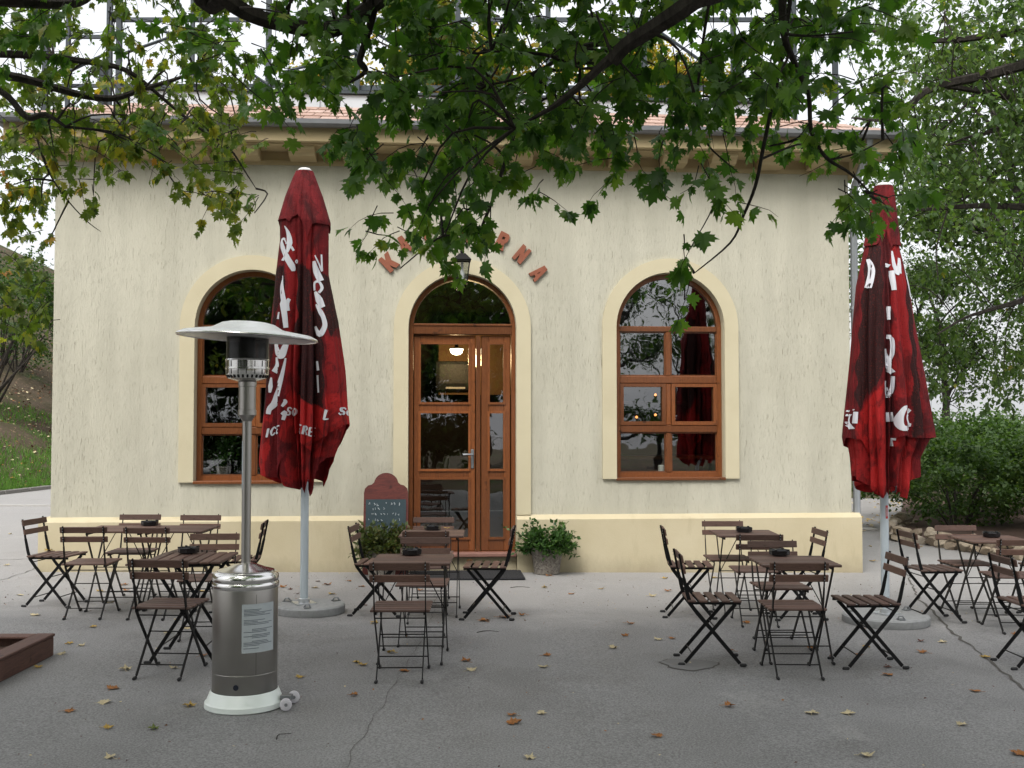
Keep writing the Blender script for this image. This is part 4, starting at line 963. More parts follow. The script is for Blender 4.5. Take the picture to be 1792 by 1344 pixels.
# ================================================================== PARASOLS
def inpoly(X,Y,poly):
    r=np.zeros(X.shape,bool); n=len(poly)
    for i in range(n):
        x0,y0=poly[i]; x1,y1=poly[(i+1)%n]
        c=((y0>Y)!=(y1>Y))&(X<(x1-x0)*(Y-y0)/((y1-y0)+1e-9)+x0); r^=c
    return r
def parasol(axis_px,base_px,base_py,disc_r,prof,vent,hem,skirt,creases,regions,skreg,label,seed,strokes,lean):
    g=ground(base_px,base_py); doff=.055 if axis_px<900 else 0
    root=empty('closed_parasol',g); tag(root,label,'parasol','closed red parasols')
    dz_=lambda py: (at(base_px,py,g.y).z-g.z); dx_=lambda px: (px-base_px)*g.y/F
    rg=np.random.default_rng(seed); nth=560
    zs=np.array([dz_(p[0]) for p in prof]); lo=np.array([-dx_(p[1]) for p in prof]); hi=np.array([dx_(p[2]) for p in prof]); pys=np.array([p[0] for p in prof]); o=np.argsort(zs); zs,lo,hi,pys=zs[o],lo[o],hi[o],pys[o]
    th=np.linspace(0,2*np.pi,nth,endpoint=False); ph=rg.uniform(0,6.28,8); cth=np.cos(th); sth=np.sin(th)
    Lm,Hm=lo.max(),hi.max()
    # every crease is an angle round the pole; the far side repeats the near one with its own offset
    cr=[]
    for px,dep,wd in creases:
        x=dx_(px); c=np.clip(x/(Hm if x>0 else Lm),-.97,.97); t=2*np.pi-np.arccos(c); cr.append((t,dep,wd)); cr.append((2*np.pi-t+rg.normal(0,.15),dep,wd))
    xfront=np.where(cth>0,cth*Hm,cth*Lm)
    def layer(ztop,hp,scale,d0,d1,nz,reg,base,wr,soft=0.0):
        hx=np.array([dx_(p[0]) for p in hp]); hz=np.array([dz_(p[1]) for p in hp]); hem=np.interp(xfront,hx,hz)
        back=hz.mean()+.05*np.sin(5*th+ph[6]); wgt=np.clip(sth*2.5,0,1); hem=hem*(1-wgt)+back*wgt
        V=np.zeros((nz+1,nth,3));PX=np.zeros((nz+1,nth));PZ=np.zeros((nz+1,nth))
        for i in range(nz+1):
            t=i/nz; z=ztop+(hem-ztop)*t; L=np.interp(z,zs,lo);H=np.interp(z,zs,hi)
            Rr=np.where(cth>0,H,L)*np.abs(cth)+(1-np.abs(cth))*(L+H)*.44
            tt=np.clip((dz_(vent[0])-z)/2.2,0,1); m=np.ones(nth)
            for t0,dep,wd in cr:
                dlt=np.mod(th-t0-.05*np.sin(2.2*z+t0*3)+np.pi,2*np.pi)-np.pi; m-=1.3*dep*(d0+(d1-d0)*tt)*np.exp(-(np.abs(dlt)/wd)**1.25)
            m+=wr*tt*(.030*np.sin(9*th+ph[0]+2.0*np.sin(1.7*z+ph[1]))+.020*np.sin(17*th+ph[2]+1.5*np.sin(2.3*z+ph[3]))+.012*np.sin(31*th+ph[4]+4*z))
            m+=soft*t*t*(.05*np.sin(6*th+ph[5])+.04*np.sin(11*th+ph[7]))
            r=np.maximum(Rr*scale*m,.042); V[i,:,0]=r*cth; V[i,:,1]=r*sth*.96; V[i,:,2]=z
        PX=base_px+V[:,:,0]*F/g.y; inv=np.interp(V[:,:,2],zs,pys); PZ=inv
        C=np.zeros((nz+1,nth,4)); C[:]=base
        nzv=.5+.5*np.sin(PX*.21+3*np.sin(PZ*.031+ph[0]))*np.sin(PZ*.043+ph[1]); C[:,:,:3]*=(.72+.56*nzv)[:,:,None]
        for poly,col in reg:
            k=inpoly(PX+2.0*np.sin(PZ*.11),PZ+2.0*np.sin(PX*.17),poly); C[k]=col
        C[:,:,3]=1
        idx=np.arange(nth); Fq=[]
        for i in range(nz):
            a=i*nth+idx; b=i*nth+(idx+1)%nth; Fq.append(np.stack([a,b,b+nth,a+nth],1))
        return V.reshape(-1,3),np.concatenate(Fq),C.reshape(-1,4)
    vx=[p[0] for p in vent[2]]
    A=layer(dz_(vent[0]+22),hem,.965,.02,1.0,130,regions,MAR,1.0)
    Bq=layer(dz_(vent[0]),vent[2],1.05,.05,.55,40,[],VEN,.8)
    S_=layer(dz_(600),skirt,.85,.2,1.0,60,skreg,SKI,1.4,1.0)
    names=('canopy','vent_cap','canopy_skirt'); bv=[];bf=[]; s=0
    can=None
    for nm,(V,Fq,C) in zip(names,(A,Bq,S_)):
        o=fast_mesh(nm,V,Fq,M['cloth'],root if can is None or nm=='vent_cap' else can,smooth=True)
        at_=o.data.color_attributes.new('print','FLOAT_COLOR','POINT'); at_.data.foreach_set('color',C.astype(np.float32).ravel())
        if can is None: can=o
        k=len(bv); bv+= [Vector(p) for p in V]; bf+= [tuple(int(q)+k for q in f) for f in Fq]
    bvh=BVHTree.FromPolygons(bv,bf)
    # printed lettering lies on the folds
    for grp_ in strokes:
      mb=MB()
      for st_ in grp_:
          P=[np.array(p[:2],float) for p in st_]; w=[p[2]*1.3 for p in st_]; 
          pts,ww=smooth_poly(P,w,6) if len(P)>2 else ([P[0]*(1-i/8)+P[1]*(i/8) for i in range(9)],[w[0]*(1-i/8)+w[1]*(i/8) for i in range(9)])
          rows=[]
          for i,p in enumerate(pts):
              t=pts[min(i+1,len(pts)-1)]-pts[max(i-1,0)]; nn=np.array([-t[1],t[0]]); nn/=np.linalg.norm(nn)+1e-9; row=[]
              for j in range(5):
                  q=p+nn*ww[i]*(j/4-.5); x,z=dx_(q[0]),dz_(q[1]); h=bvh.ray_cast(Vector((x,-3,z)),Vector((0,1,0)))
                  if h[0] is None or abs(h[1].y)<.10: row.append(None)
                  else:
                      nm=h[1] if h[1].y<0 else -h[1]; row.append(h[0]+(nm*.6+Vector((0,-1,0))*.8).normalized()*.005)
              rows.append(row)
          for i in range(len(rows)-1):
              for j in range(4):
                  q=[rows[i][j],rows[i][j+1],rows[i+1][j+1],rows[i+1][j]]
                  if any(v is None for v in q): continue
                  if max((q[k]-q[(k+1)%4]).length for k in range(4))>.085: continue
                  mb.add(q,[(0,1,2,3)])
      if mb.f: mb.build('lettering',M['lettering'],can)
    zt=dz_(vent[0])
    mb=MB(); mb.lathe([(.045,zt-.05),(.062,zt-.02),(.062,zt+.012),(.045,zt+.026),(0,zt+.032)],(lean*zt/4,0,0),24); mb.build('finial',M['white_cap'],root,True)
    mb=MB(); mb.tube([(0,0,.08),(0,0,dz_(860)),(lean*zt/4,0,zt)],.036,20); pl=mb.build('pole',M['pole'],root,True)
    mb=MB(); zr=dz_(780)
    for k in range(8):
        a=2*math.pi*k/8+.2; mb.tube([(.05*math.cos(a),.05*math.sin(a),dz_(835)),(.14*math.cos(a),.14*math.sin(a)*.9,dz_(600))],.009,6)
    mb.lathe([(.04,dz_(838)),(.06,dz_(838)),(.06,dz_(826)),(.04,dz_(826))],(0,0,0),16); mb.build('rib',M['grey_strut'],root,True)
    mb=MB(); zc=dz_(850); mb.tube([(.03,-.03,zc+.05),(.06,-.06,zc+.03),(.085,-.07,zc-.01),(.075,-.07,zc-.045),(.05,-.06,zc-.05)],.009,8); mb.build('crank',M['grey_strut'],root,True)
    mb=MB(); mb.lathe([(disc_r*.985,.0),(disc_r,.012),(disc_r,.062),(disc_r-.012,.074),(0,.076)],(doff,0,0),64); bs=mb.build('base_disc',M['concrete'],root,True)
    mb=MB(); mb.box((0,0,.081),(.18,.18,.010),Matrix.Rotation(.5,3,'Z')); mb.lathe([(.05,.085),(.05,.12),(.037,.125)],(0,0,0),20); mb.build('base_plate',M['galv'],root)
    for a in(35,155,275):
        a=R(a); x,y=disc_r*.82*math.cos(a)+doff,disc_r*.82*math.sin(a); mb=MB(); mb.box((x,y,.080),(.07,.05,.008),Matrix.Rotation(a,3,'Z')); mb.tube([(x-.03,y,.08),(x-.015,y,.105),(x+.015,y,.105),(x+.03,y,.08)],.007,8); mb.build('lifting_lug',M['grey_strut'],bs)
    return root,pl,dz_,dx_
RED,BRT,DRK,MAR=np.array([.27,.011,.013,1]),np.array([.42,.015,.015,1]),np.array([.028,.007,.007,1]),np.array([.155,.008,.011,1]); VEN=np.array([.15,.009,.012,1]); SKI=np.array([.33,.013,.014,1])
# stroke letters (unit box, x right, y down), thin/thick pairs
LT={'I':[[(.3,.0,.2),(.7,.0,.2)],[(.5,.0,.5),(.5,1,.5)],[(.3,1,.2),(.7,1,.2)]],
'C':[[(.9,.25,.3),(.75,.03,.25),(.4,.03,.35),(.12,.5,.55),(.4,.97,.35),(.75,.97,.25),(.92,.75,.2)]],
'E':[[(.25,.0,.45),(.25,1,.45)],[(.2,.02,.2),(.85,.02,.2)],[(.2,.5,.2),(.7,.5,.2)],[(.2,.98,.2),(.9,.98,.2)]],
'R':[[(.22,.0,.45),(.22,1,.45)],[(.2,.03,.2),(.65,.03,.25),(.82,.25,.4),(.62,.48,.25),(.2,.5,.2)],[(.5,.5,.3),(.9,1,.4)]],
'S':[[(.85,.2,.25),(.6,.02,.25),(.25,.12,.35),(.3,.4,.4),(.7,.6,.45),(.75,.88,.35),(.4,.99,.25),(.1,.8,.25)]],
'O':[[(.5,.02,.25),(.15,.3,.45),(.15,.7,.45),(.5,.98,.25),(.85,.7,.45),(.85,.3,.45),(.5,.02,.25)]],
'L':[[(.25,.0,.45),(.25,1,.45)],[(.2,.98,.2),(.85,.98,.25)]],'T':[[(.5,.0,.45),(.5,1,.45)],[(.05,.02,.25),(.95,.02,.25)]]}
def word(txt,x,y,w,h,ang,shear=.22):
    ca,sa=math.cos(R(ang)),math.sin(R(ang)); o=[]
    for i,c in enumerate(txt):
        for s in LT[c]:
            o.append([(x+((i+a*.9)*w+shear*(1-b)*h)*ca-b*h*sa*0-(0), y+((i+a*.9)*w)*sa+b*h, max(1.6,t*w*.6)) for a,b,t in s])
    return o
SL=[[(498.3,399.8,1),(506,413,5),(509,430,8),(505,447,3)],[(503,432,2),(498,422,3),(493,425,3),(495,436,6),(503,453,8),(513,470,8),(516,479,4)],[(495,456,6),(500,459,3)],[(512,437,3),(516,444,3)],
[(498,487,1),(496,505,6),(499,530,9),(503,559,7),(505,577,6)],[(510,527,4),(506,536,6),(508,548,5)],[(491,549,3),(490,561,5)],[(562,449,2),(563,477,2.5)],[(552,451,1.5),(558,465,2),(563,478,2.5)],[(550,461,4),(554,478,8),(562,495,8)],
[(552,512,3),(552,499,3),(559,497,3),(564,507,4),(559,516,3)],[(553,514,3),(560,528,9),(566,541,7)],[(555,536,2),(563,549,6),(568,560,6),(570,574,7),(562,588,7),(554,574,3)],
[(487,603,5),(491,619,9),(498,624,10),(503,612,8),(506,604,6)],[(488,627,3),(490,641,7),(484,653,8)],[(505,629,2),(499,660,5),(490,693,9),(485,707,9),(477,716,7),(475,725,6)],[(479,662,2),(478,677,6),(477,688,3)],[(558,634,3),(560,650,4)],[(559,658,3),(561,688,2.5)],
[(521,459,1.5),(523,462,1.5),(521,465,1.5),(519,462,1.5),(521,459,1.5)]]
SL=[[s_] for s_ in SL]+[word('ICE',469,752,9.5,13,-17),word('ERE',525,742,10.5,14,14),word('SO',505,713,9,13,8),word('L',569,718,13,17,-8),word('SO',594,713,10,12,10)]+[[q_] for q_ in [[(503,700,2),(505,704,5),(500,712,3)],[(500,726,4),(505,722,5),(502,735,4)]]]
profL=[(296,514,540),(310,508,545),(345,495,558),(390,483,571),(420,484,571),(480,477,571),(560,470,588),(650,462,600),(745,455,608),(800,450,585),(830,450,579),(855,470,575),(870,480,570)]
profL=[(a,b+1,c+1) for a,b,c in profL]
hemL=[(450,800),(455,828),(478,838),(488,800),(500,764),(512,757),(521,757),(526,770),(548,781),(567,792),(573,778),(580,770),(609,742)]
skL=[(450,815),(468,826),(480,846),(500,856),(520,852),(535,852),(545,862),(556,836),(566,846),(574,868),(579,862),(582,830),(600,800)]
crL=[(470,.22,.10),(501,.52,.13),(524,.62,.12),(549,.18,.10),(571,.50,.13),(590,.12,.1)]
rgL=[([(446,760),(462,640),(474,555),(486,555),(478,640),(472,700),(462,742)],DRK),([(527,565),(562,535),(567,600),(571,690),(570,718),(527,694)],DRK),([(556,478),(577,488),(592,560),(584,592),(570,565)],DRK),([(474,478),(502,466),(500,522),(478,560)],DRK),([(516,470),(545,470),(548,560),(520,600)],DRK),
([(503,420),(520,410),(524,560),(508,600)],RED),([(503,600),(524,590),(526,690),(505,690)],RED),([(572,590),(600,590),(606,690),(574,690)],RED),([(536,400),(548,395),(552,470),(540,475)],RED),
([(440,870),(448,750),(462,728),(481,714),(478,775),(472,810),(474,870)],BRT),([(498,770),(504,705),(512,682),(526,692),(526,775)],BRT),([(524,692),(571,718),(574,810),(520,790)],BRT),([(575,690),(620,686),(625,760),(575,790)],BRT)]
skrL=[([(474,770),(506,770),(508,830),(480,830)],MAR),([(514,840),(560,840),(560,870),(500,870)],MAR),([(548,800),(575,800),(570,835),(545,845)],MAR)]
vtL=[(478,388),(490,394),(497,386),(512,381),(522,388),(538,404),(546,424),(556,408),(564,398),(573,396)]
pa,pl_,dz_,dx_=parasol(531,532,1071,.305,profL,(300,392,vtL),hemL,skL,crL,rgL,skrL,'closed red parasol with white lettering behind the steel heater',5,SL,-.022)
SR=[[(1522,456,4),(1525,478,7),(1518,507,7)],[(1552,466,7),(1550,472,4)],[(1560,443,3),(1563,470,7),(1571,480,8),(1573,455,4)],[(1557,478,7),(1560,512,6)],[(1585,447,3),(1590,490,7),(1596,522,7)],[(1551,540,6),(1551,563,5)],
[(1545,592,5),(1553,596,6),(1553,620,6),(1548,640,5)],[(1542,613,4),(1546,640,8),(1553,655,7)],[(1541,668,5),(1543,690,8),(1550,688,6),(1553,660,5)],[(1546,722,11),(1547,738,11)],
[(1576,712,3),(1566,716,6),(1559,733,8),(1562,748,8),(1577,749,4)],[(1582,717,4),(1573,728,6),(1575,741,6),(1583,744,4)],[(1490,716,4),(1485,735,5),(1488,751,4)],[(1494,721,4),(1492,741,4)],[(1634,725,5),(1631,740,6),(1635,753,4)],[(1548,768,3),(1556,768,3)],[(1551,768,3),(1552,780,3)]]
SR=[[s_] for s_ in SR]
profR=[(322,1541,1570),(345,1537,1574),(400,1528,1579),(440,1519,1583),(500,1505,1597),(560,1499,1605),(620,1494,1616),(700,1487,1630),(765,1481,1638),(800,1486,1618),(850,1487,1616),(875,1500,1608)]
hemR=[(1478,765),(1493,769),(1497,800),(1500,852),(1512,862),(1528,864),(1536,840),(1543,800),(1553,766),(1570,762),(1585,760),(1592,764),(1612,766),(1640,765)]
skR=[(1478,830),(1490,842),(1504,862),(1526,870),(1538,858),(1546,866),(1556,850),(1568,848),(1578,864),(1588,858),(1598,868),(1612,874),(1618,840),(1640,820)]
crR=[(1496,.30,.09),(1513,.14,.09),(1541,.40,.11),(1556,.42,.08),(1586,.26,.10),(1598,.22,.09),(1616,.16,.09)]
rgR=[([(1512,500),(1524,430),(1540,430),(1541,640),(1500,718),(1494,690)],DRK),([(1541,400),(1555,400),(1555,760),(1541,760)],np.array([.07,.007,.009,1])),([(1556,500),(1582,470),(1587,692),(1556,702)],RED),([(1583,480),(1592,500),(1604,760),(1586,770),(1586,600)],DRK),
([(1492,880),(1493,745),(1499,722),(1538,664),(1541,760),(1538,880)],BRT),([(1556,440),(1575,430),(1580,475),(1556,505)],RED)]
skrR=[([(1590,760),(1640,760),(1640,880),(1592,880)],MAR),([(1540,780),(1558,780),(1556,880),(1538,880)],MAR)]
vtR=[(1510,432),(1522,428),(1532,405),(1545,420),(1556,404),(1566,425),(1575,440),(1590,432)]
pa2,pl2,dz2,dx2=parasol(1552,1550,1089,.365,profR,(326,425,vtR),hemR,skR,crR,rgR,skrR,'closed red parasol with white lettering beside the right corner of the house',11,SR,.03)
mb=MB(); cyl_patch(mb,.0372,-92,-55,dz2(907),dz2(884),6); st_=mb.build('red_label',M['red_sticker'],pl2)
mb=MB(); cyl_patch(mb,.0378,-80,-68,dz2(903),dz2(888),4); mb.build('label_print',M['sticker'],st_)
# ================================================================== PLANTS, BOARD, MAT, BED, EDGING
def planter(px,py,label,leafm,seed,stray):
    g=ground(px,py); r=empty('potted_plant',g); tag(r,label,'potted plant','potted plants flanking the door')
    mb=MB(); mb.lathe([(.125,0),(.140,.006),(.182,.275),(.187,.28),(.187,.30),(.170,.30),(.165,.265),(0,.262)],(0,0,0),40); mb.build('pot',M['aggregate'],r,True)
    rg=np.random.default_rng(seed); tw=[]; lf=[]
    for k in range(190):
        a=rg.uniform(0,6.28); el=rg.uniform(.02,1)**.75; dv=np.array([math.cos(a)*(.95-el*.60),math.sin(a)*(.95-el*.60),-.05+el*1.55]); sprig(rg,np.array([math.cos(a)*.11,math.sin(a)*.11,.27]),dv,rg.uniform(.10,.24)*(1+.55*el),20,lf,tw,.048,-.15,.003)
    for (dx,dzz) in stray: sprig(rg,np.array([dx*.35,0,.32]),np.array([dx,-.1,dzz]),.34,16,lf,tw,.035,-.2,.003)
    P=np.concatenate([l[0] for l in lf]);D=np.concatenate([l[1] for l in lf]);N=np.concatenate([l[2] for l in lf]);S=np.concatenate([l[3] for l in lf])
    V,Fc=leaves_mesh(P,D,N,S,OVAL_V,OVAL_F); fast_mesh('foliage',V,Fc,leafm,r); twig_mesh('stem',tw,M['greybark'],r,4)
planter(957,1004,'leafy green plant in a pebble-dashed pot right of the door',M['pot_leaf'],3,[(-.62,.66)])
planter(668,1010,'bushy bronze-green plant in a pot in front of the chalkboard',M['pot_leaf2'],4,[])
# chalkboard leaning on the wall
g=ground(677,1001)+Vector((.01,-.22,0)); cb=empty('chalkboard',g,ALPHA); cb.rotation_euler=(R(-5),0,ALPHA); tag(cb,'red wooden chalkboard with arched top leaning on the wall beside the door','chalkboard')
w=.245; hh=1.13
P=[(-w-.01,0),(w+.01,0),(w,.90)]+[(w-.01,.95),(w-.045,.985),(w-.085,.995)]+[(.135*math.cos(a)/1.0,1.0+.125*math.sin(a)) for a in np.linspace(.15,math.pi-.15,14)]+[(-w+.085,.995),(-w+.045,.985),(-w+.01,.95),(-w,.90)]
mb=MB(); mb.prism(P,-.012,.012); fr=mb.build('board_frame',M['redboard'],cb)
mb=MB(); mb.box((0,-.0145,.45),(2*w-.045,.006,.76)); sl=mb.build('slate',M['slate'],cb)
mb=MB(); rr=random.Random(5)
for row,(z,h,n) in enumerate(((.775,.040,13),(.725,.03,5),(.665,.03,9),(.60,.035,11),(.53,.03,10),(.47,.03,9))):
    x=-w+.05
    for k in range(n):
        if rr.random()<.85:
            p=[]; 
            for j in range(rr.randint(3,4)): p.append(Vector((x+rr.uniform(0,.024),-.0185,z+rr.uniform(-h/2,h/2))))
            mb.tube(p,  .0040 if row==0 else .003,4)
        x+=.034 if rr.random()<.8 else .06
        if x>w-.05: break
mb.build('chalk_writing',M['chalk'],sl)
# doormat
a=[ground(735,997),ground(888,997),ground(918,1019),ground(711,1021)]; c=sum(a,Vector())/4
mat=MB(); mat.box((0,0,.009),(1.25,.66,.018),None,0,.006); 
for k in range(40): mat.box((-.60+k*.0308,0,.0185),(.012,.62,.006))
o=mat.build('doormat',M['mat']); o.location=(c.x+.02,c.y,gz(c.x)+.001); o.rotation_euler=(0,0,ALPHA); tag(o,'black ribbed doormat lying in front of the door','doormat')
# raised bed at lower left
cr=ground(94,1147); bed=empty('raised_bed',(cr.x,cr.y,gz(cr.x))); tag(bed,'low brown wooden raised bed filled with bark at lower left','raised bed')
bh,bt,bl,bwid=.135,.055,1.7,1.9
for (c_,d_) in(((-bt/2,-bl/2,bh/2),(bt,bl,bh)),((-bwid/2-bt/2,-bt/2,bh/2-.003),(bwid-bt-.004,bt,bh-.006)),((-bwid+bt/2-.06,-bl/2,bh/2),(bt,bl,bh)),((-bwid/2-bt/2,-bl+bt/2,bh/2-.003),(bwid-bt-.004,bt,bh-.006))):
    mb=MB(); mb.box(c_,d_,None,0,.006); mb.build('side_board',M['board'],bed)
for (c_,d_) in(((-.06,-bl/2,bh+.011),(.13,bl+.02,.02)),((-bwid/2-.06,-.055,bh+.010),(bwid-.13,.12,.019))):
    mb=MB(); mb.box(c_,d_,None,0,.005); mb.build('cap_board',M['board'],bed)
mb=MB(); nx=40; rr=random.Random(8); vs=[(-bwid+i*(bwid-bt)/nx,-bl+bt+j*(bl-2*bt)/nx,.085+rr.uniform(-.012,.012)) for j in range(nx+1) for i in range(nx+1)]
mb.add(vs,[(j*(nx+1)+i,j*(nx+1)+i+1,(j+1)*(nx+1)+i+1,(j+1)*(nx+1)+i) for j in range(nx) for i in range(nx)]); mb.build('bark_fill',M['soil'],bed)
# rubble edging
import bmesh
def rock_mesh(seed):
    rg=np.random.default_rng(seed); bm=bmesh.new(); bmesh.ops.create_icosphere(bm,subdivisions=3,radius=1)
    pl=[(rg.normal(0,1,3),rg.uniform(.45,.8)) for _ in range(13)]; pl=[(n/np.linalg.norm(n),d) for n,d in pl]
    for v in bm.verts:
        p=np.array(v.co)
        for n,d in pl:
            e=p@n-d
            if e>0: p=p-n*e*.98
        v.co=Vector(p*(1+rg.normal(0,.012)))
    me=bpy.data.meshes.new('stone'); bm.to_mesh(me); bm.free(); me.materials.append(M['rock']); 
    me.polygons.foreach_set('use_smooth',[True]*len(me.polygons))
    try: me.set_sharp_from_angle(angle=R(28))
    except Exception: pass
    return me
rocks=[rock_mesh(40+k) for k in range(9)]
path=[ground(1600,918),ground(1563,935),ground(1566,947),ground(1622,954),ground(1687,966),ground(1744,975),ground(1792,981)]; d=path[-1]-path[-2]; path.append(path[-1]+d*1.6); path.append(path[-1]+d*2)
ed=empty('stone_edging',path[2]); tag(ed,'low edging of piled rough pale stones round the shrub bed','stone edging'); rr=random.Random(12); cnt=0
for course in range(2):
    for i in range(len(path)-1):
        a,b=path[i],path[i+1]; Lg=(b-a).length; s=rr.uniform(0,.1)
        while s<Lg and cnt<98:
            sx=rr.uniform(.09,.20)*(1 if course==0 else 1.1); p=a.lerp(b,s/Lg); t=(b-a).normalized(); nrm=Vector((-t.y,t.x,0))
            if nrm.y<0: nrm=-nrm
            o=bpy.data.objects.new('stone',rocks[rr.randrange(9)]); COL.objects.link(o); o.parent=ed
            hz=rr.uniform(.06,.105); o.scale=(sx*.9,sx*.8,hz); z=.055 if course==0 else .055+.10
            o.location=p-path[2]+nrm*(.03+.07*course+rr.uniform(-.02,.02)); o.location.z=gz(p.x)-path[2].z+z
            o.rotation_euler=(rr.uniform(-.25,.25),rr.uniform(-.25,.25),math.atan2(t.y,t.x)+rr.uniform(-.4,.4)); s+=sx*1.55; cnt+=1
bs=[(p.x,p.y) for p in path[1:]]+[(14,14),(14,24.8),(9,25),(7.5,21),(6.6,18.5)]
mb=MB(); tri=tessellate_polygon([[Vector((p[0],p[1],0)) for p in bs]]); mb.add([(p[0]+.12,p[1]+.1,gz(p[0])+.07) for p in bs],[tuple(t) for t in tri]); setting(mb.build('shrub_bed_soil',M['soil']))
#@@PART4
# ================================================================== TREES
def cover_cells(grid,x_0,dx,y_0,dy,Yf,size,leaf_area):
    """coverage of a patch of air -> how many sprigs hang there"""
    o=[]
    for r,row in enumerate(grid):
        for c,v in enumerate(row):
            if v<=0: continue
            Ya,Yb=Yf(c,r); lay=-math.log(1-min(v,.96)); o.append((x_0+c*dx,x_0+(c+1)*dx,y_0+r*dy,y_0+(r+1)*dy,lay/(leaf_area*size*size),Ya,Yb))
    return o
def to_world(pts): return [Vector(p) for p in pts]
# --- maple whose limbs hang over the terrace from above the camera
def wl(spec,pre): # limb with a lead-in in world space
    P=[Vector(p[:3]) for p in pre]+[at(s[0],s[1],s[2]) for s in spec]; r=[p[3] for p in pre]+[s[3] for s in spec]; return smooth_poly(P,r)
TR=(4.2,-1.6)
L1=wl([(1330,-100,4.7,.058),(1212,2,4.75,.049),(1150,45,4.85,.044),(1095,80,4.95,.040),(1072,108,5.0,.035)],[(TR[0],TR[1],3.6,.17),(3.3,1.2,4.9,.09),(2.0,3.4,5.0,.07)])
L1b=limb([(1072,100,5.0,.028),(1050,118,5.0,.022),(1015,150,5.0,.019),(975,182,5.05,.015),(942,202,5.1,.010),(900,225,5.2,.005)])
L1c=limb([(1085,82,5.6,.02),(1050,76,5.7,.018),(1000,90,5.9,.014),(930,130,6.2,.010),(850,150,6.5,.006)])
L1d=limb([(1065,105,5.7,.016),(1000,110,5.6,.012),(950,95,5.5,.009),(860,90,5.4,.005)])
L2=wl([(330,-60,5.2,.05),(395,-2,5.3,.046),(440,26,5.4,.045),(500,43,5.5,.046),(560,54,5.6,.047),(600,45,5.6,.046),(640,18,5.7,.044),(700,-25,5.8,.042)],[(-1.6,3.4,5.2,.05)])
L2b=wl([(700,-25,5.8,.042),(800,-90,5.6,.05)],[]); L2c=smooth_poly([at(800,-90,5.6),Vector((1.0,3.0,5.2)),Vector((TR[0],TR[1],3.8))],[.05,.07,.12])
L2d=limb([(655,12,5.7,.026),(646,50,5.75,.022),(634,90,5.8,.020),(630,108,5.8,.019),(640,122,5.8,.016),(628,135,5.8,.011),(600,150,5.9,.006)])
L3=limb([(905,215,6.1,.009),(893,260,6.1,.011),(880,295,6.1,.012),(868,335,6.1,.011),(848,385,6.1,.010),(836,408,6.1,.009),(800,411,6.1,.007),(765,418,6.1,.006),(700,470,6.1,.003)])
L3b=limb([(850,380,6.1,.007),(860,395,6.1,.006),(866,425,6.1,.003)])
L4=limb([(1385,-20,5.4,.012),(1372,80,5.6,.011),(1350,190,5.8,.011),(1335,262,5.9,.011),(1322,325,6,.010),(1300,380,6.05,.008),(1278,425,6.1,.006),(1215,478,6.1,.003)])
L5=limb([(1370,-20,5.2,.022),(1372,60,5.3,.018),(1395,120,5.4,.015),(1415,165,5.5,.012),(1420,230,5.5,.011),(1445,275,5.5,.010),(1490,305,5.5,.007),(1535,350,5.5,.003)])
L5b=limb([(1418,215,5.5,.009),(1395,243,5.6,.008),(1345,256,5.7,.004)]); L5c=limb([(1450,280,5.5,.007),(1500,268,5.5,.005),(1545,245,5.5,.003)])
L6=limb([(1245,-20,5.4,.009),(1228,90,5.5,.008),(1220,190,5.6,.007),(1236,250,5.7,.006),(1290,300,5.8,.003)])
MG=[# rows of 60 from -240, columns of 85 from 448
[.75]*14,[.75]*14,[.65]*14,[.65]*14,
[.55,.66,.76,.80,.82,.82,.80,.78,.76,.76,.74,.66,.42,.15],
[.50,.66,.78,.83,.86,.86,.84,.80,.74,.70,.70,.66,.36,.12],
[.35,.52,.78,.85,.89,.89,.87,.79,.73,.73,.73,.65,.30,.10],
[.03,.08,.70,.84,.84,.82,.76,.66,.62,.62,.62,.58,.30,.20],
[.0,.02,.56,.70,.68,.62,.46,.34,.38,.44,.42,.38,.72,.45],
[.0,.0,.44,.50,.46,.20,.06,.20,.24,.34,.30,.24,.72,.5],
[.0,.0,.22,.62,.46,.06,.02,.03,.14,.20,.18,.18,.1,.0],
[.0,.0,.20,.46,.12,.0,.0,.0,.18,.05,.12,.10,.0,.0],
[.0,.0,.10,.05,.0,.0,.0,.0,.04,.0,.0,.0,.0,.0]]
rgm=np.random.default_rng(101); SZ=.082
cells=cover_cells(MG,448,85,-240,60,lambda c,r:(5.0,6.9),SZ,.20)
maple=empty('maple_tree',(TR[0],TR[1],0)); tag(maple,'dark green maple whose black limbs droop over the middle of the terrace','tree')
off=np.array([TR[0],TR[1],0])
limbs=[L1,L1b,L1c,L1d,L2,L2b,L2c,L2d,L3,L3b,L4,L5,L5b,L5c,L6]
NLV=8
P,D,N,S,tw=field_canopy([(a,b,c,d,dn/NLV,y0,y1) for a,b,c,d,dn,y0,y1 in cells],[(list(l[0]),list(l[1])) for l in limbs],SZ,1.0,rgm,(.2,.42),(6,10),.75,None,.8,.25)
k=P[:,2]>2.25; P,D,N,S=P[k],D[k],N[k],S[k]
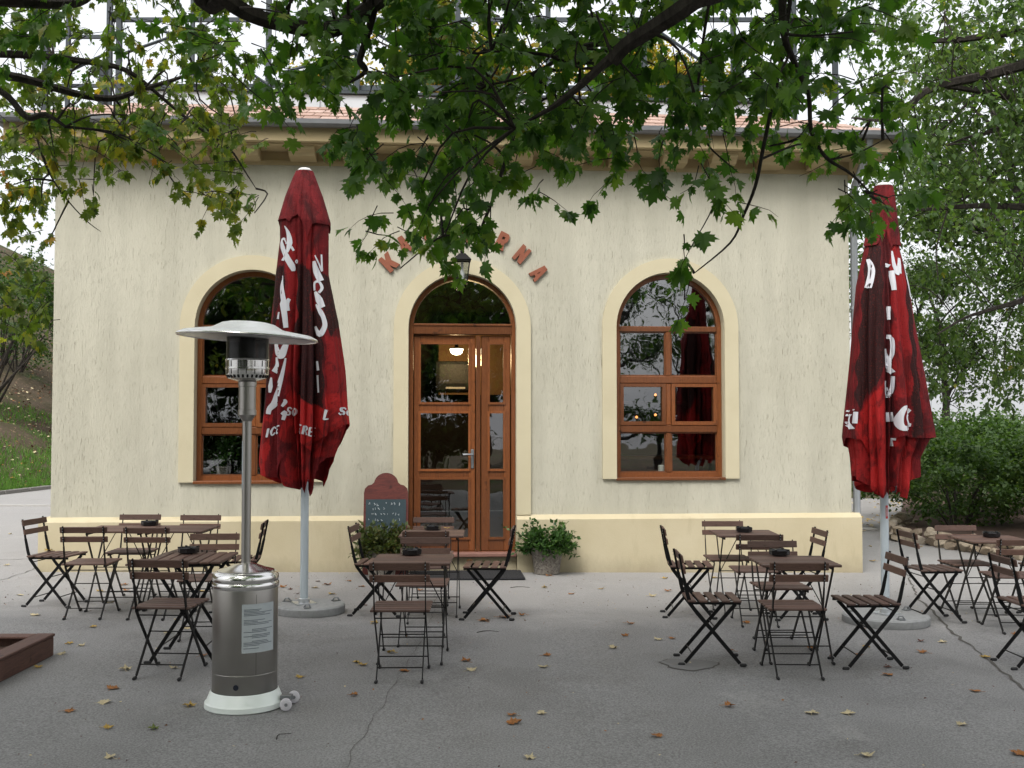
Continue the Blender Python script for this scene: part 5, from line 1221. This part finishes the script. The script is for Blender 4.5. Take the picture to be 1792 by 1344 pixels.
# a few sprigs that cover the first letters of the sign and hang on the thin twigs
V,Fc=maple_mesh(P-off,D,N,S); fast_mesh('crown',V,Fc,M['maple'],maple)
trunk=MB(); trunk.tube([(0,0,-.2),(0.02,0,1),(-.02,.03,2.4),(0,0,3.6),(.1,-.2,5.5),(.1,-.3,8)],[.34,.27,.24,.22,.17,.05],14); 
for pts,rad in tw: trunk.tube([Vector(p)-Vector(off) for p in pts],rad,6,0,False)
trunk.build('trunk',M['bark'],maple,True)
rg=np.random.default_rng(55); n=26000; x=rg.uniform(-7.5,7,n); y=rg.uniform(-6,5.2,n); z=rg.uniform(4.9,8.5,n); z=np.maximum(z,1.69+.43*np.maximum(y,0)+.55)
k=(np.sin(x*1.3+1)+np.sin(y*1.1)+np.sin(z*2+x)>-1.1)&(z<9)&((x<3.2)|(y>1.5)|(rg.random(n)<.12)); Dn,Nn=leaf_dirs(k.sum(),.5,rg); V,Fc=leaves_mesh(np.stack([x,y,z],1)[k]-off,Dn,Nn,rg.uniform(.16,.26,k.sum()),OVAL_V*np.array([1.3,1,1],dtype=np.float32),OVAL_F); fast_mesh('upper_crown',V,Fc,M['maple'],maple)
# --- second maple, turning yellow, reaching in from the left
TL=(-7.6,7.5)
def ll(spec): return limb(spec)
A1=wl([(-60,92,7.0,.03),(0,94,7.1,.028),(60,97,7.2,.026),(130,105,7.4,.024),(200,116,7.6,.020),(240,135,7.7,.017),(300,185,7.9,.013),(350,225,8,.011),(400,258,8.1,.009),(432,305,8.2,.006),(448,330,8.2,.003)],[(TL[0],TL[1],3.3,.09),(-5.2,7.2,4.2,.05)])
A2=wl([(-60,120,6.8,.034),(0,130,6.9,.031),(50,140,7,.028),(100,155,7.1,.026),(150,168,7.2,.024),(200,172,7.3,.022),(250,156,7.4,.018),(300,141,7.5,.014),(345,125,7.6,.009)],[(TL[0],TL[1],3.0,.1),(-5.0,6.8,4.0,.055)])
A3=ll([(-30,140,6.6,.026),(15,170,6.6,.022),(48,206,6.6,.020),(80,200,6.6,.016),(115,222,6.6,.010)])
A4=ll([(-40,-4,6.2,.04),(40,3,6.3,.036),(110,6,6.4,.032),(150,-2,6.5,.028),(190,-40,6.6,.02)])
A5=ll([(200,205,8,.006),(230,240,8,.006),(262,270,8,.005),(300,312,8,.004),(322,348,8,.002)]); A6=ll([(60,225,7.5,.006),(80,290,7.5,.006),(110,340,7.5,.005),(150,385,7.5,.004),(176,405,7.5,.002)]); A7=ll([(85,212,6.8,.005),(92,250,6.8,.004),(100,300,6.8,.003)])
LG=[[.7]*6,[.7]*6,
#0    75  150  225  300  375
[.80,.62,.45,.42,.62,.62],
[.66,.55,.45,.45,.62,.62],
[.60,.66,.68,.70,.72,.66],
[.60,.74,.80,.80,.80,.72],
[.62,.46,.44,.48,.66,.70],
[.68,.32,.12,.03,.26,.56],
[.66,.12,.0,.0,.08,.26],
[.60,.0,.0,.0,.0,.04],[.55,.0,.0,.0,.0,.0],[.45,.0,.0,.0,.0,.0]]
SL_=.066
cells=cover_cells(LG,0,75,-120,60,lambda c,r:(6.6,9.6) if r>3 else (6.0,9.0),SL_,.25)
mapl=empty('maple_tree',(TL[0],TL[1],0)); tag(mapl,'maple turning yellow with long limbs entering from the left','tree'); off=np.array([TL[0],TL[1],0])
P,D,N,S,tw=field_canopy([(a,b,c,d,dn/8,y0,y1) for a,b,c,d,dn,y0,y1 in cells],[(list(l[0]),list(l[1])) for l in (A1,A2,A3,A4,A5,A6,A7)],SL_,1.0,np.random.default_rng(102),(.2,.42),(6,10),.75,None,.7,.22)
k=P[:,2]>2.2; P,D,N,S=P[k],D[k],N[k],S[k]; dark=(P[:,1]<6.7)
V,Fc=maple_mesh(P[~dark]-off,D[~dark],N[~dark],S[~dark]); fast_mesh('crown',V,Fc,M['mapleY'],mapl)
V,Fc=maple_mesh(P[dark]-off,D[dark],N[dark],S[dark]*1.25); fast_mesh('near_crown',V,Fc,M['maple'],mapl)
trunk=MB(); trunk.tube([(0,0,-.2),(0.03,0,1.2),(0,.02,2.6),(0,0,3.6),(-.1,.1,6)],[.26,.21,.18,.16,.05],12)
for pts,rad in tw: trunk.tube([Vector(p)-Vector(off) for p in pts],rad,6,0,False)
trunk.build('trunk',M['bark'],mapl,True)
# --- linden on the right, limbs sweeping in over the corner of the house
TQ=(9.6,12.8); off=np.array([TQ[0],TQ[1],0])
def rl_(spec,pre=None): return wl(spec,pre or [])
Q=[rl_([(1850,96,11.6,.075),(1792,113,11.6,.066),(1720,133,11.6,.058),(1650,148,11.6,.048),(1612,165,11.6,.043),(1585,195,11.5,.036),(1545,210,11.5,.022),(1490,206,11.5,.009)],[(TQ[0],TQ[1],4.5,.14),(7.6,12.2,5.6,.09)]),
rl_([(1860,40,11.8,.05),(1792,54,11.8,.045),(1730,62,11.8,.040),(1670,70,11.8,.034),(1600,70,11.8,.026),(1545,58,11.8,.018),(1490,45,11.8,.008)],[(TQ[0],TQ[1],5.2,.12),(7.9,12.4,6.2,.07)]),
rl_([(1860,195,12.2,.05),(1792,178,12.2,.045),(1730,162,12.2,.036),(1650,150,12,.026)]),
rl_([(1860,190,11.9,.04),(1792,208,11.9,.036),(1740,228,11.9,.026),(1695,240,11.9,.016),(1655,255,11.9,.008)],[(TQ[0],TQ[1],4.2,.1)]),
rl_([(1860,262,12.4,.04),(1792,282,12.4,.036),(1745,300,12.4,.027),(1715,325,12.4,.016),(1685,352,12.4,.008)],[(TQ[0],TQ[1],3.9,.1)]),
rl_([(1870,364,12.0,.05),(1792,362,12.0,.042),(1720,360,12.0,.034),(1660,363,12.0,.026),(1605,368,12.0,.014)],[(TQ[0],TQ[1],3.2,.1)]),
rl_([(1660,362,12,.012),(1648,400,12,.010),(1638,440,12,.009),(1642,490,12,.006)]),
rl_([(1860,500,12.6,.045),(1792,525,12.6,.036),(1740,540,12.6,.026),(1690,556,12.6,.018),(1640,585,12.6,.010)],[(TQ[0],TQ[1],2.6,.09)]),
rl_([(1705,165,12,.014),(1680,195,12,.013),(1650,225,12,.011),(1600,255,12,.009),(1560,290,12,.006)])]
QG=[[.0,.62,.72,.78,.8],[.0,.55,.68,.76,.8],[.0,.50,.70,.76,.8],[.0,.52,.74,.76,.8],[.0,.48,.72,.72,.7],[.0,.30,.66,.58,.6],[.0,.16,.56,.44,.5],[.0,.14,.52,.40,.5],[.0,.20,.48,.40,.5],[.0,.20,.46,.44,.5],[.0,.12,.44,.50,.5],[.0,.08,.38,.50,.5]]
cells=cover_cells(QG,1388,112,-20,60,lambda c,r:(11.2,13.2) if (c>=2 and r<6) else (13.6,17.0),.085,.13)
lin=empty('linden_tree',(TQ[0],TQ[1],0)); tag(lin,'broad-leaved tree reaching dark curved limbs in from the right edge','tree')
P,D,N,S,tw=field_canopy([(a,b,c,d,dn/14,y0,y1) for a,b,c,d,dn,y0,y1 in cells],[(list(l[0]),list(l[1])) for l in Q],.085,1.0,np.random.default_rng(103),(.35,.8),(11,17),.5,None,2.0,.35)
V,Fc=leaves_mesh(P-off,D,N,S,OVAL_V,OVAL_F); fast_mesh('crown',V,Fc,M['leafA'],lin)
trunk=MB(); trunk.tube([(0,0,-.2),(0.03,0,1.2),(0,.02,3),(0,0,5.2),(-.1,.1,8)],[.36,.29,.24,.18,.05],12)
for pts,rad in tw: trunk.tube([Vector(p)-Vector(off) for p in pts],rad,5,0,False)
trunk.build('trunk',M['bark'],lin,True)
# --- free-standing trees further off
tA=make_tree(1,11.5,3.4,.17,13000,M['leafA'],M['greybark'],.22,.22,'broadleaf_tree')
tB=make_tree(2,9.5,3.0,.15,12000,M['leafB'],M['greybark'],.2,.15,'broadleaf_tree')
tC=make_tree(3,15.5,3.8,.19,24000,M['leafC'],M['greybark'],.22,.25,'broadleaf_tree')
tD=make_tree(4,10.5,3.6,.16,9000,M['leafA'],M['greybark'],.2,.2,'broadleaf_tree',1.1)
TG='trees beyond the house'
def tree(pr,x,y,rz,label,sc_=1,z=None,grp=TG):
    o=pr if not pr.get('label') else dup(pr,(0,0,0),0); o.location=(x,y,(gz(x) if z is None else z)); o.rotation_euler=(0,0,rz); o.scale=(sc_,)*3; tag(o,label,'tree',grp); return o
tree(tA,12.6,23.5,.3,'green tree behind the limbs right of the right parasol')
tree(tD,13.5,26,1.3,'light green tree standing between the parasol and the right edge',.95)
tree(tD,15.0,21,2.1,'light tree low behind the shrubs at the right edge',.62)
tree(tA,18,33,2.9,'pale far tree seen through the gaps at the right edge',1.0)
tree(tD,9.5,33,4.1,'far green tree just right of the house corner',1.05)
tree(tD,11.0,27,3.3,'low light tree between the parasol and the shrubs',.6); tree(tA,16.5,30,1.1,'low green tree behind the shrubs near the right edge',.62); tree(tD,13.2,36,.3,'small far tree low above the shrubs',.7)
tree(tB,24,40,.8,'farthest dark tree at the right edge',1.15)
tree(tC,-4.0,30,.4,'yellow autumn tree rising behind the roof above the left parasol')
tree(tC,-8.5,34,1.9,'yellow-green tree behind the roof left of the left parasol',.9); tree(tC,1.2,33,2.2,'yellow-green tree behind the roof above the door',.95)
tree(tC,5.6,29,3.5,'autumn tree behind the right half of the roof',.85)
tree(tD,-9.5,36,5.2,'thin tree behind the left end of the roof',1.0)
tree(tA,-27,44,2.0,'green tree high on the slope at the left edge',.6,hillz(-27,44))
tree(tA,-15.0,46,4.2,'tree standing beside the left wall at the top of the slope',.62,hillz(-15,46))
# trees across the terrace, behind the viewpoint: they show in the window panes
TV_='trees reflected in the window glass'
tree(tB,-7.5,-7.5,.2,'dark tree mirrored in the left window glass',1.0,None,TV_); tree(tB,-2.0,-9.5,1.2,'dark tree mirrored in the door glass',1.1,None,TV_); tree(tB,2.6,-11,2.6,'dark tree mirrored in the fanlight over the door',1.0,None,TV_)
tE=make_tree(8,9.5,3.2,.16,5200,M['leafB'],M['greybark'],.2,.06,'broadleaf_tree')
tree(tE,7.2,-12,.9,'open tree mirrored in the right window glass',.95,None,TV_); tree(tE,12.0,-10,3.9,'open tree mirrored at the right side of the right window',.9,None,TV_); tree(tE,9.5,-15,2.2,'open tree mirrored behind the others in the right window',1.0,None,TV_); tree(tB,-5,-16,2.2,'second dark tree mirrored in the left window glass',1.15,None,TV_); tree(tB,.2,-16.5,3.2,'second dark tree mirrored in the door glass',1.15,None,TV_); tree(tB,-11,-12,4.2,'third dark tree mirrored in the left window glass',1.1,None,TV_); tree(tA,-13,-4,3.3,'leafy tree mirrored at the edge of the left window',1.0,None,TV_); tree(tB,-9,-18,5.6,'far dark tree mirrored low in the left window',1.2,None,TV_)
HB='added hedge behind the viewpoint'
sBp=make_shrub(6,1.9,1.6,1.7,.19,20000,M['leafB'],M['bark'],'shrub',None,14)  # hedge out of view, added so the panes mirror dark leaves instead of sky
for k,(x,y) in enumerate(((-13,-11),(-9.5,-12.5),(-6,-12.8),(-2.6,-13),(1,-13.2))):
    o=sBp if k==0 else dup(sBp,(0,0,0),0); o.location=(x,y,0); o.rotation_euler=(0,0,k*1.7); o.scale=(1.2,1.0,1.7 if k<5 else .8); tag(o,'unseen shrub added to darken the low reflections in window and door glass','shrub',HB)
# slim pale trunk at the left edge of the house
bt=empty('slender_tree',(-13.1,31.5,hillz(-13.1,31.5))); tag(bt,'slender pale trunk beside the left edge of the house','tree'); mb=MB(); mb.tube([(0,0,-.2),(.05,0,2),(.0,0,4.5),(.1,0,7),(.05,0,10)],[.20,.17,.15,.11,.05],10); mb.build('trunk',M['kerb'],bt,True)
n=1500; rg=np.random.default_rng(77); Pp=rg.normal(0,1,(n,3))*[1.0,1.0,1.3]+[0,0,9]; Dn,Nn=leaf_dirs(n,.5,rg); V,Fc=leaves_mesh(Pp,Dn,Nn,rg.uniform(.08,.16,n),OVAL_V,OVAL_F); fast_mesh('crown',V,Fc,M['leafA'],bt)
# shrubs
sA=make_shrub(1,1.30,1.0,.78,.075,12500,M['leafS'],M['greybark']); SG='shrubs in the stone-edged bed'
def shrub(pr,x,y,rz,label,s=(1,1,1),z=None,grp=SG):
    o=pr if not pr.get('label') else dup(pr,(0,0,0),0); o.location=(x,y,(gz(x) if z is None else z)); o.rotation_euler=(0,0,rz); o.scale=s; tag(o,label,'shrub',grp); return o
shrub(sA,7.45,18.0,.3,'dense dark shrub nearest the parasol in the stone-edged bed'); shrub(sA,9.1,17.0,1.9,'dense shrub behind the far right table',(1.05,1.05,1.1)); shrub(sA,8.6,20.2,3.4,'taller shrub behind the other two in the stone-edged bed',(1.2,1.1,1.25)); shrub(sA,11.2,18.0,4.4,'shrub at the right edge behind the stone edging',(1.2,1.2,1.2)); shrub(sA,11.4,23,5,'rounded shrub far back in the bed under the trees',(1.4,1.3,1.2))
sB=make_shrub(5,1.9,1.6,1.5,.10,8000,M['leafB'],M['bark'],'shrub',None,14)
HG='shrubs on the left slope'
shrub(sB,-15.0,31.5,.2,'multi-stemmed shrub leaning over the left slope',(1,1,1.05),hillz(-15,31.5)+1.5,HG); shrub(sB,-17.5,38.0,2.2,'bushy shrub higher up the left slope',(1.2,1.2,1.1),hillz(-17.5,38)+.2,HG); shrub(sB,-14.2,41,4.2,'shrub beside the house edge at the top of the left slope',(1.1,1.1,1.2),hillz(-14.2,41)+.1,HG)
ms=[]; rg=np.random.default_rng(9)
mbs=MB()
for k in range(9):
    a=Vector((rg.uniform(-.3,.3),rg.uniform(-.2,.2),-.2)); b=Vector((rg.uniform(-.6,2.0),rg.uniform(-.5,.5),rg.uniform(1.6,2.8))); pp,ra=smooth_poly([a,a.lerp(b,.45)+Vector((-.05,0,-.12)),b],[.045,.032,.016],5); mbs.tube([Vector(p) for p in pp],ra,6)
mst=empty('bare_stemmed_bush',(-15.2,30.6,hillz(-15.2,30.6))); tag(mst,'fan of dark bare stems rising from the left slope','bush'); mbs.build('stem',M['bark'],mst,True)
# ================================================================== FALLEN LEAVES
marks=[('the raised bed',ground(60,1140)),('the steel heater',ground(428,1225)),('the left parasol base',ground(541,1071)),('the doormat',ground(810,1008)),('the doormat chair',ground(851,1060)),('the front middle chair',ground(704,1180)),('the right plant pot',ground(957,1004)),('the dark paving patch',ground(1206,1163)),('the right front chair',ground(1385,1175)),('the right parasol base',ground(1550,1089)),('the far right table',ground(1734,1030)),('the stone edging',ground(1650,962)),('the double table',ground(262,1020)),('the front left chair',ground(300,1175)),('the window chair',ground(1207,1060)),('the right-edge chair',ground(1760,1150))]
FL=[(35,1042,'p'),(62,1077,'p'),(163,1098,'y'),(121,1127,'y'),(143,1130,'p'),(108,1145,'p'),(68,1168,'y'),(198,1205,'b'),(184,1230,'p'),(122,1245,'b'),(190,1275,'y'),(268,1276,'g'),(331,1236,'y'),(219,1172,'p'),(303,1170,'p'),(357,1148,'b'),(192,1326,'p'),(217,1024,'b'),(222,1034,'b'),(174,1035,'y'),(193,1055,'p'),(294,1109,'p'),(310,1086,'p'),(86,1024,'d'),(355,1035,'y'),(341,1116,'y'),(330,1100,'p'),
(524,1186,'y'),(620,1218,'b'),(636,1165,'y'),(624,1160,'y'),(707,1175,'b'),(684,1143,'y'),(815,1157,'b'),(826,1173,'p'),(847,1087,'B'),(884,1081,'B'),(914,1077,'b'),(958,1147,'b'),(950,1168,'p'),(735,1034,'b'),(611,1018,'b'),(633,1027,'b'),(597,1059,'y'),(639,1060,'d'),(655,1091,'y'),(953,1029,'y'),(1000,1040,'b'),(1052,1031,'y'),(895,1252,'b'),(901,1266,'B'),(948,1250,'p'),(927,1327,'p'),
(1103,1092,'b'),(1093,1113,'b'),(1074,1135,'p'),(1151,1120,'p'),(1177,1118,'b'),(1277,1237,'b'),(1149,1290,'b'),(1421,1249,'p'),(1484,1249,'p'),(1684,1269,'p'),(1518,1324,'p'),(1781,1321,'B'),(1706,1210,'b'),(1554,1182,'b'),(1553,1168,'d'),(1516,1133,'y'),(1502,1147,'b'),(1613,1142,'b'),(1649,1124,'p'),(1613,1123,'d'),(1725,1151,'y'),(1775,1111,'b'),(1306,1091,'b'),(1418,1135,'b'),(1277,1140,'b'),
(496,1028,'b'),(508,1032,'d'),(574,1024,'B'),(580,1040,'y'),(551,1029,'y'),(571,1056,'p'),(611,957,'y'),(1611,957,'y'),(1523,957,'y'),(1527,983,'y'),(1164,1013,'y'),(1249,1011,'y'),(1168,1035,'b'),(1142,1044,'p'),(960,1008,'b'),(18,935,'p'),(12,990,'p'),(1600,930,'p'),(1512,930,'p'),(556,1018,'d'),(520,1040,'d')]
FL=[f for f in FL if f[:2]!=(611,957)]
cn={'p':'pale','y':'yellow','b':'brown','B':'brown','d':'dark','g':'green'}; ad={'p':'pale dry','y':'yellow','b':'orange-brown','B':'large orange-brown','d':'dark shrivelled','g':'greenish'}
lmesh={}; rr=random.Random(77)
def leaf_me(col,var):
    if (col,var) in lmesh: return lmesh[(col,var)]
    rg=np.random.default_rng(200+var); mb=MB(); v=MAPLE_V.copy(); v[:,1]-=.4; cu=rg.uniform(.25,.75); a=rg.uniform(0,3); 
    d=v[:,0]*math.cos(a)+v[:,1]*math.sin(a); e=-v[:,0]*math.sin(a)+v[:,1]*math.cos(a); z=cu*d*d+.25*cu*e*e*(1 if rg.random()<.6 else -.4)+rg.normal(0,.04,len(v)); v[:,0:2]*=(1-.25*cu); z-=z.min(); z+=.02
    vs=[(p[0],p[1],q) for p,q in zip(v,z)]; mb.add(vs,[tuple(f) for f in MAPLE_F]); mb.tube([vs[1],(vs[1][0]*1.2+.03,vs[1][1]-.25,.03),(vs[1][0]+.1,vs[1][1]-.5,.05)],.018,4)
    o=mb.build('fallen_leaf',FALL[col]); me=o.data; bpy.data.objects.remove(o); lmesh[(col,var)]=me; return me
seen={}; recs=[]
for px,py,c in FL:
    p=ground(px,py); nm,mp=min(marks,key=lambda m_:(m_[1]-p).length); dl=p-mp
    side=('in front of' if dl.y<0 else 'behind') if abs(dl.y)>abs(dl.x) else ('left of' if dl.x<0 else 'right of')
    recs.append([p,c,nm,side,dl.length])
ordn=['nearest','second nearest','third nearest','fourth nearest','fifth nearest','sixth nearest','seventh nearest']
for i,(p,c,nm,side,dist) in enumerate(recs):
    same=sorted([r for r in recs if r[1]==c and r[2]==nm and r[3]==side],key=lambda r:r[4]); rank=next(k for k,r in enumerate(same) if r[0] is p)
    lab=f"{ad[c]} fallen leaf on paving {side} {nm}"+(f", {ordn[rank]}" if len(same)>1 else '')
    o=bpy.data.objects.new('fallen_leaf',leaf_me(cn[c],rr.randrange(6))); COL.objects.link(o); s=rr.uniform(.060,.088)*(1.35 if c=='B' else .75 if c=='d' else 1.0)
    o.location=(p.x,p.y,gz(p.x)+.003); o.scale=(s,s,s*rr.uniform(.6,1.1)); o.rotation_euler=(rr.uniform(-.1,.1),rr.uniform(-.1,.1),rr.uniform(0,6.28)); tag(o,lab,'leaf','fallen leaves on the paving')
def leaf_on(px,py,h,c,lab,s=.07):
    p=ground(px,py,h); o=bpy.data.objects.new('fallen_leaf',leaf_me(cn[c],rr.randrange(6))); COL.objects.link(o); o.location=(p.x,p.y,gz(p.x)+h+.002); o.scale=(s,s,s); o.rotation_euler=(0,0,rr.uniform(0,6)); tag(o,lab,'leaf','fallen leaves on the furniture')
leaf_on(84,964,.466,'y','yellow-green leaf lying on the seat of the far left chair',.085); leaf_on(782,925,.71,'y','yellow leaf on the table right in front of the door',.06); leaf_on(822,982,.466,'b','brown leaf on the front edge of the chair by the doormat',.06); leaf_on(1375,995,.466,'b','brown leaf on the seat of the chair nearest the right house corner',.04)
for px,py,L,a,lb in((854,1107,.09,.1,'dry bent twig on the paving in front of the chair by the doormat'),(910,1029,.10,0,'dry straight twig on the paving in front of the right plant pot'),(498,1272-1272+1290,.06,1,'short dry twig on the bare paving in front of the heater')):
    p=ground(px,py); mb=MB(); mb.tube([(-L,0,.004),(-L*.4,.03,.008),(L*.2,.05,.006),(L,.01,.004)],[.003,.003,.002,.0015],5); o=mb.build('twig',M['bark']); o.location=(p.x,p.y,gz(p.x)); o.rotation_euler=(0,0,a); tag(o,lb,'twig')
# crumbs of leaf and grit
rg=np.random.default_rng(91); n=1500; x=rg.uniform(-6,7.5,n); y=np.where(rg.random(n)<.5,rg.uniform(4.6,12,n),rg.uniform(9.5,12.15,n)); 
k=y<(12.2+.074*x); x=x[k];y=y[k];n=len(x); z=np.array([gz(a)+.006 for a in x]); Nn=rg.normal(0,.35,(n,3))+[0,0,1.]; Dn=rg.normal(0,1,(n,3)); Dn[:,2]*=.2
V,Fc=leaves_mesh(np.stack([x,y,z],1),Dn,Nn,rg.uniform(.006,.022,n),OVAL_V,OVAL_F); tag(fast_mesh('leaf_crumbs',V,Fc,[FALL['brown'],FALL['dark'],FALL['pale']],mi=rg.choice([0,1,1,1,2],len(Fc))),None,None,None,'stuff')
# ================================================================== LIGHT, SKY, CAMERA
wd=bpy.data.worlds.new('World'); sc.world=wd; wd.use_nodes=True; nt=wd.node_tree; nt.nodes.clear()
sky=nt.nodes.new('ShaderNodeTexSky'); sky.sky_type='NISHITA'; sky.sun_disc=False; EL,AZ=R(52),R(200)
sky.sun_elevation=EL; sky.sun_rotation=AZ; sky.air_density=1.2; sky.dust_density=7; sky.ozone_density=1
ov=nt.nodes.new('ShaderNodeMixRGB'); ov.inputs[0].default_value=.55; ov.inputs[2].default_value=(3.7,3.75,3.85,1)
hs=nt.nodes.new('ShaderNodeHueSaturation'); hs.inputs['Saturation'].default_value=.28; nt.links.new(sky.outputs[0],hs.inputs['Color'])
bg=nt.nodes.new('ShaderNodeBackground'); bg.inputs[1].default_value=.14; nt.links.new(hs.outputs[0],ov.inputs[1]); nt.links.new(ov.outputs[0],bg.inputs[0]); wo=nt.nodes.new('ShaderNodeOutputWorld'); nt.links.new(bg.outputs[0],wo.inputs[0])
sl=bpy.data.lights.new('sun','SUN'); sl.energy=.9; sl.angle=R(26); sl.color=(1,.98,.95); so=bpy.data.objects.new('sun',sl); COL.objects.link(so)
dirv=Vector((math.sin(AZ)*math.cos(EL),math.cos(AZ)*math.cos(EL),math.sin(EL))); so.rotation_euler=dirv.to_track_quat('Z','Y').to_euler()
cam=bpy.data.cameras.new('camera'); co=bpy.data.objects.new('camera',cam); COL.objects.link(co); co.location=(0,0,CH); co.rotation_euler=(R(90)+PITCH,0,0)
cam.sensor_fit='HORIZONTAL'; cam.sensor_width=36; cam.lens=36*F/1792; cam.clip_end=1000; cam.clip_start=.05; sc.camera=co
vs=sc.view_settings; sc.display_settings.display_device='sRGB'; vs.view_transform='Standard'; vs.look='None'; vs.exposure=1.28; vs.gamma=1; vs.use_curve_mapping=False
cy=sc.cycles; cy.max_bounces=8; cy.diffuse_bounces=4; cy.glossy_bounces=4; cy.transmission_bounces=6; cy.transparent_max_bounces=12; cy.use_denoising=True; cy.sample_clamp_indirect=6; cy.caustics_reflective=False; cy.caustics_refractive=False
try: cy.denoiser='OPENIMAGEDENOISE'
except Exception: pass
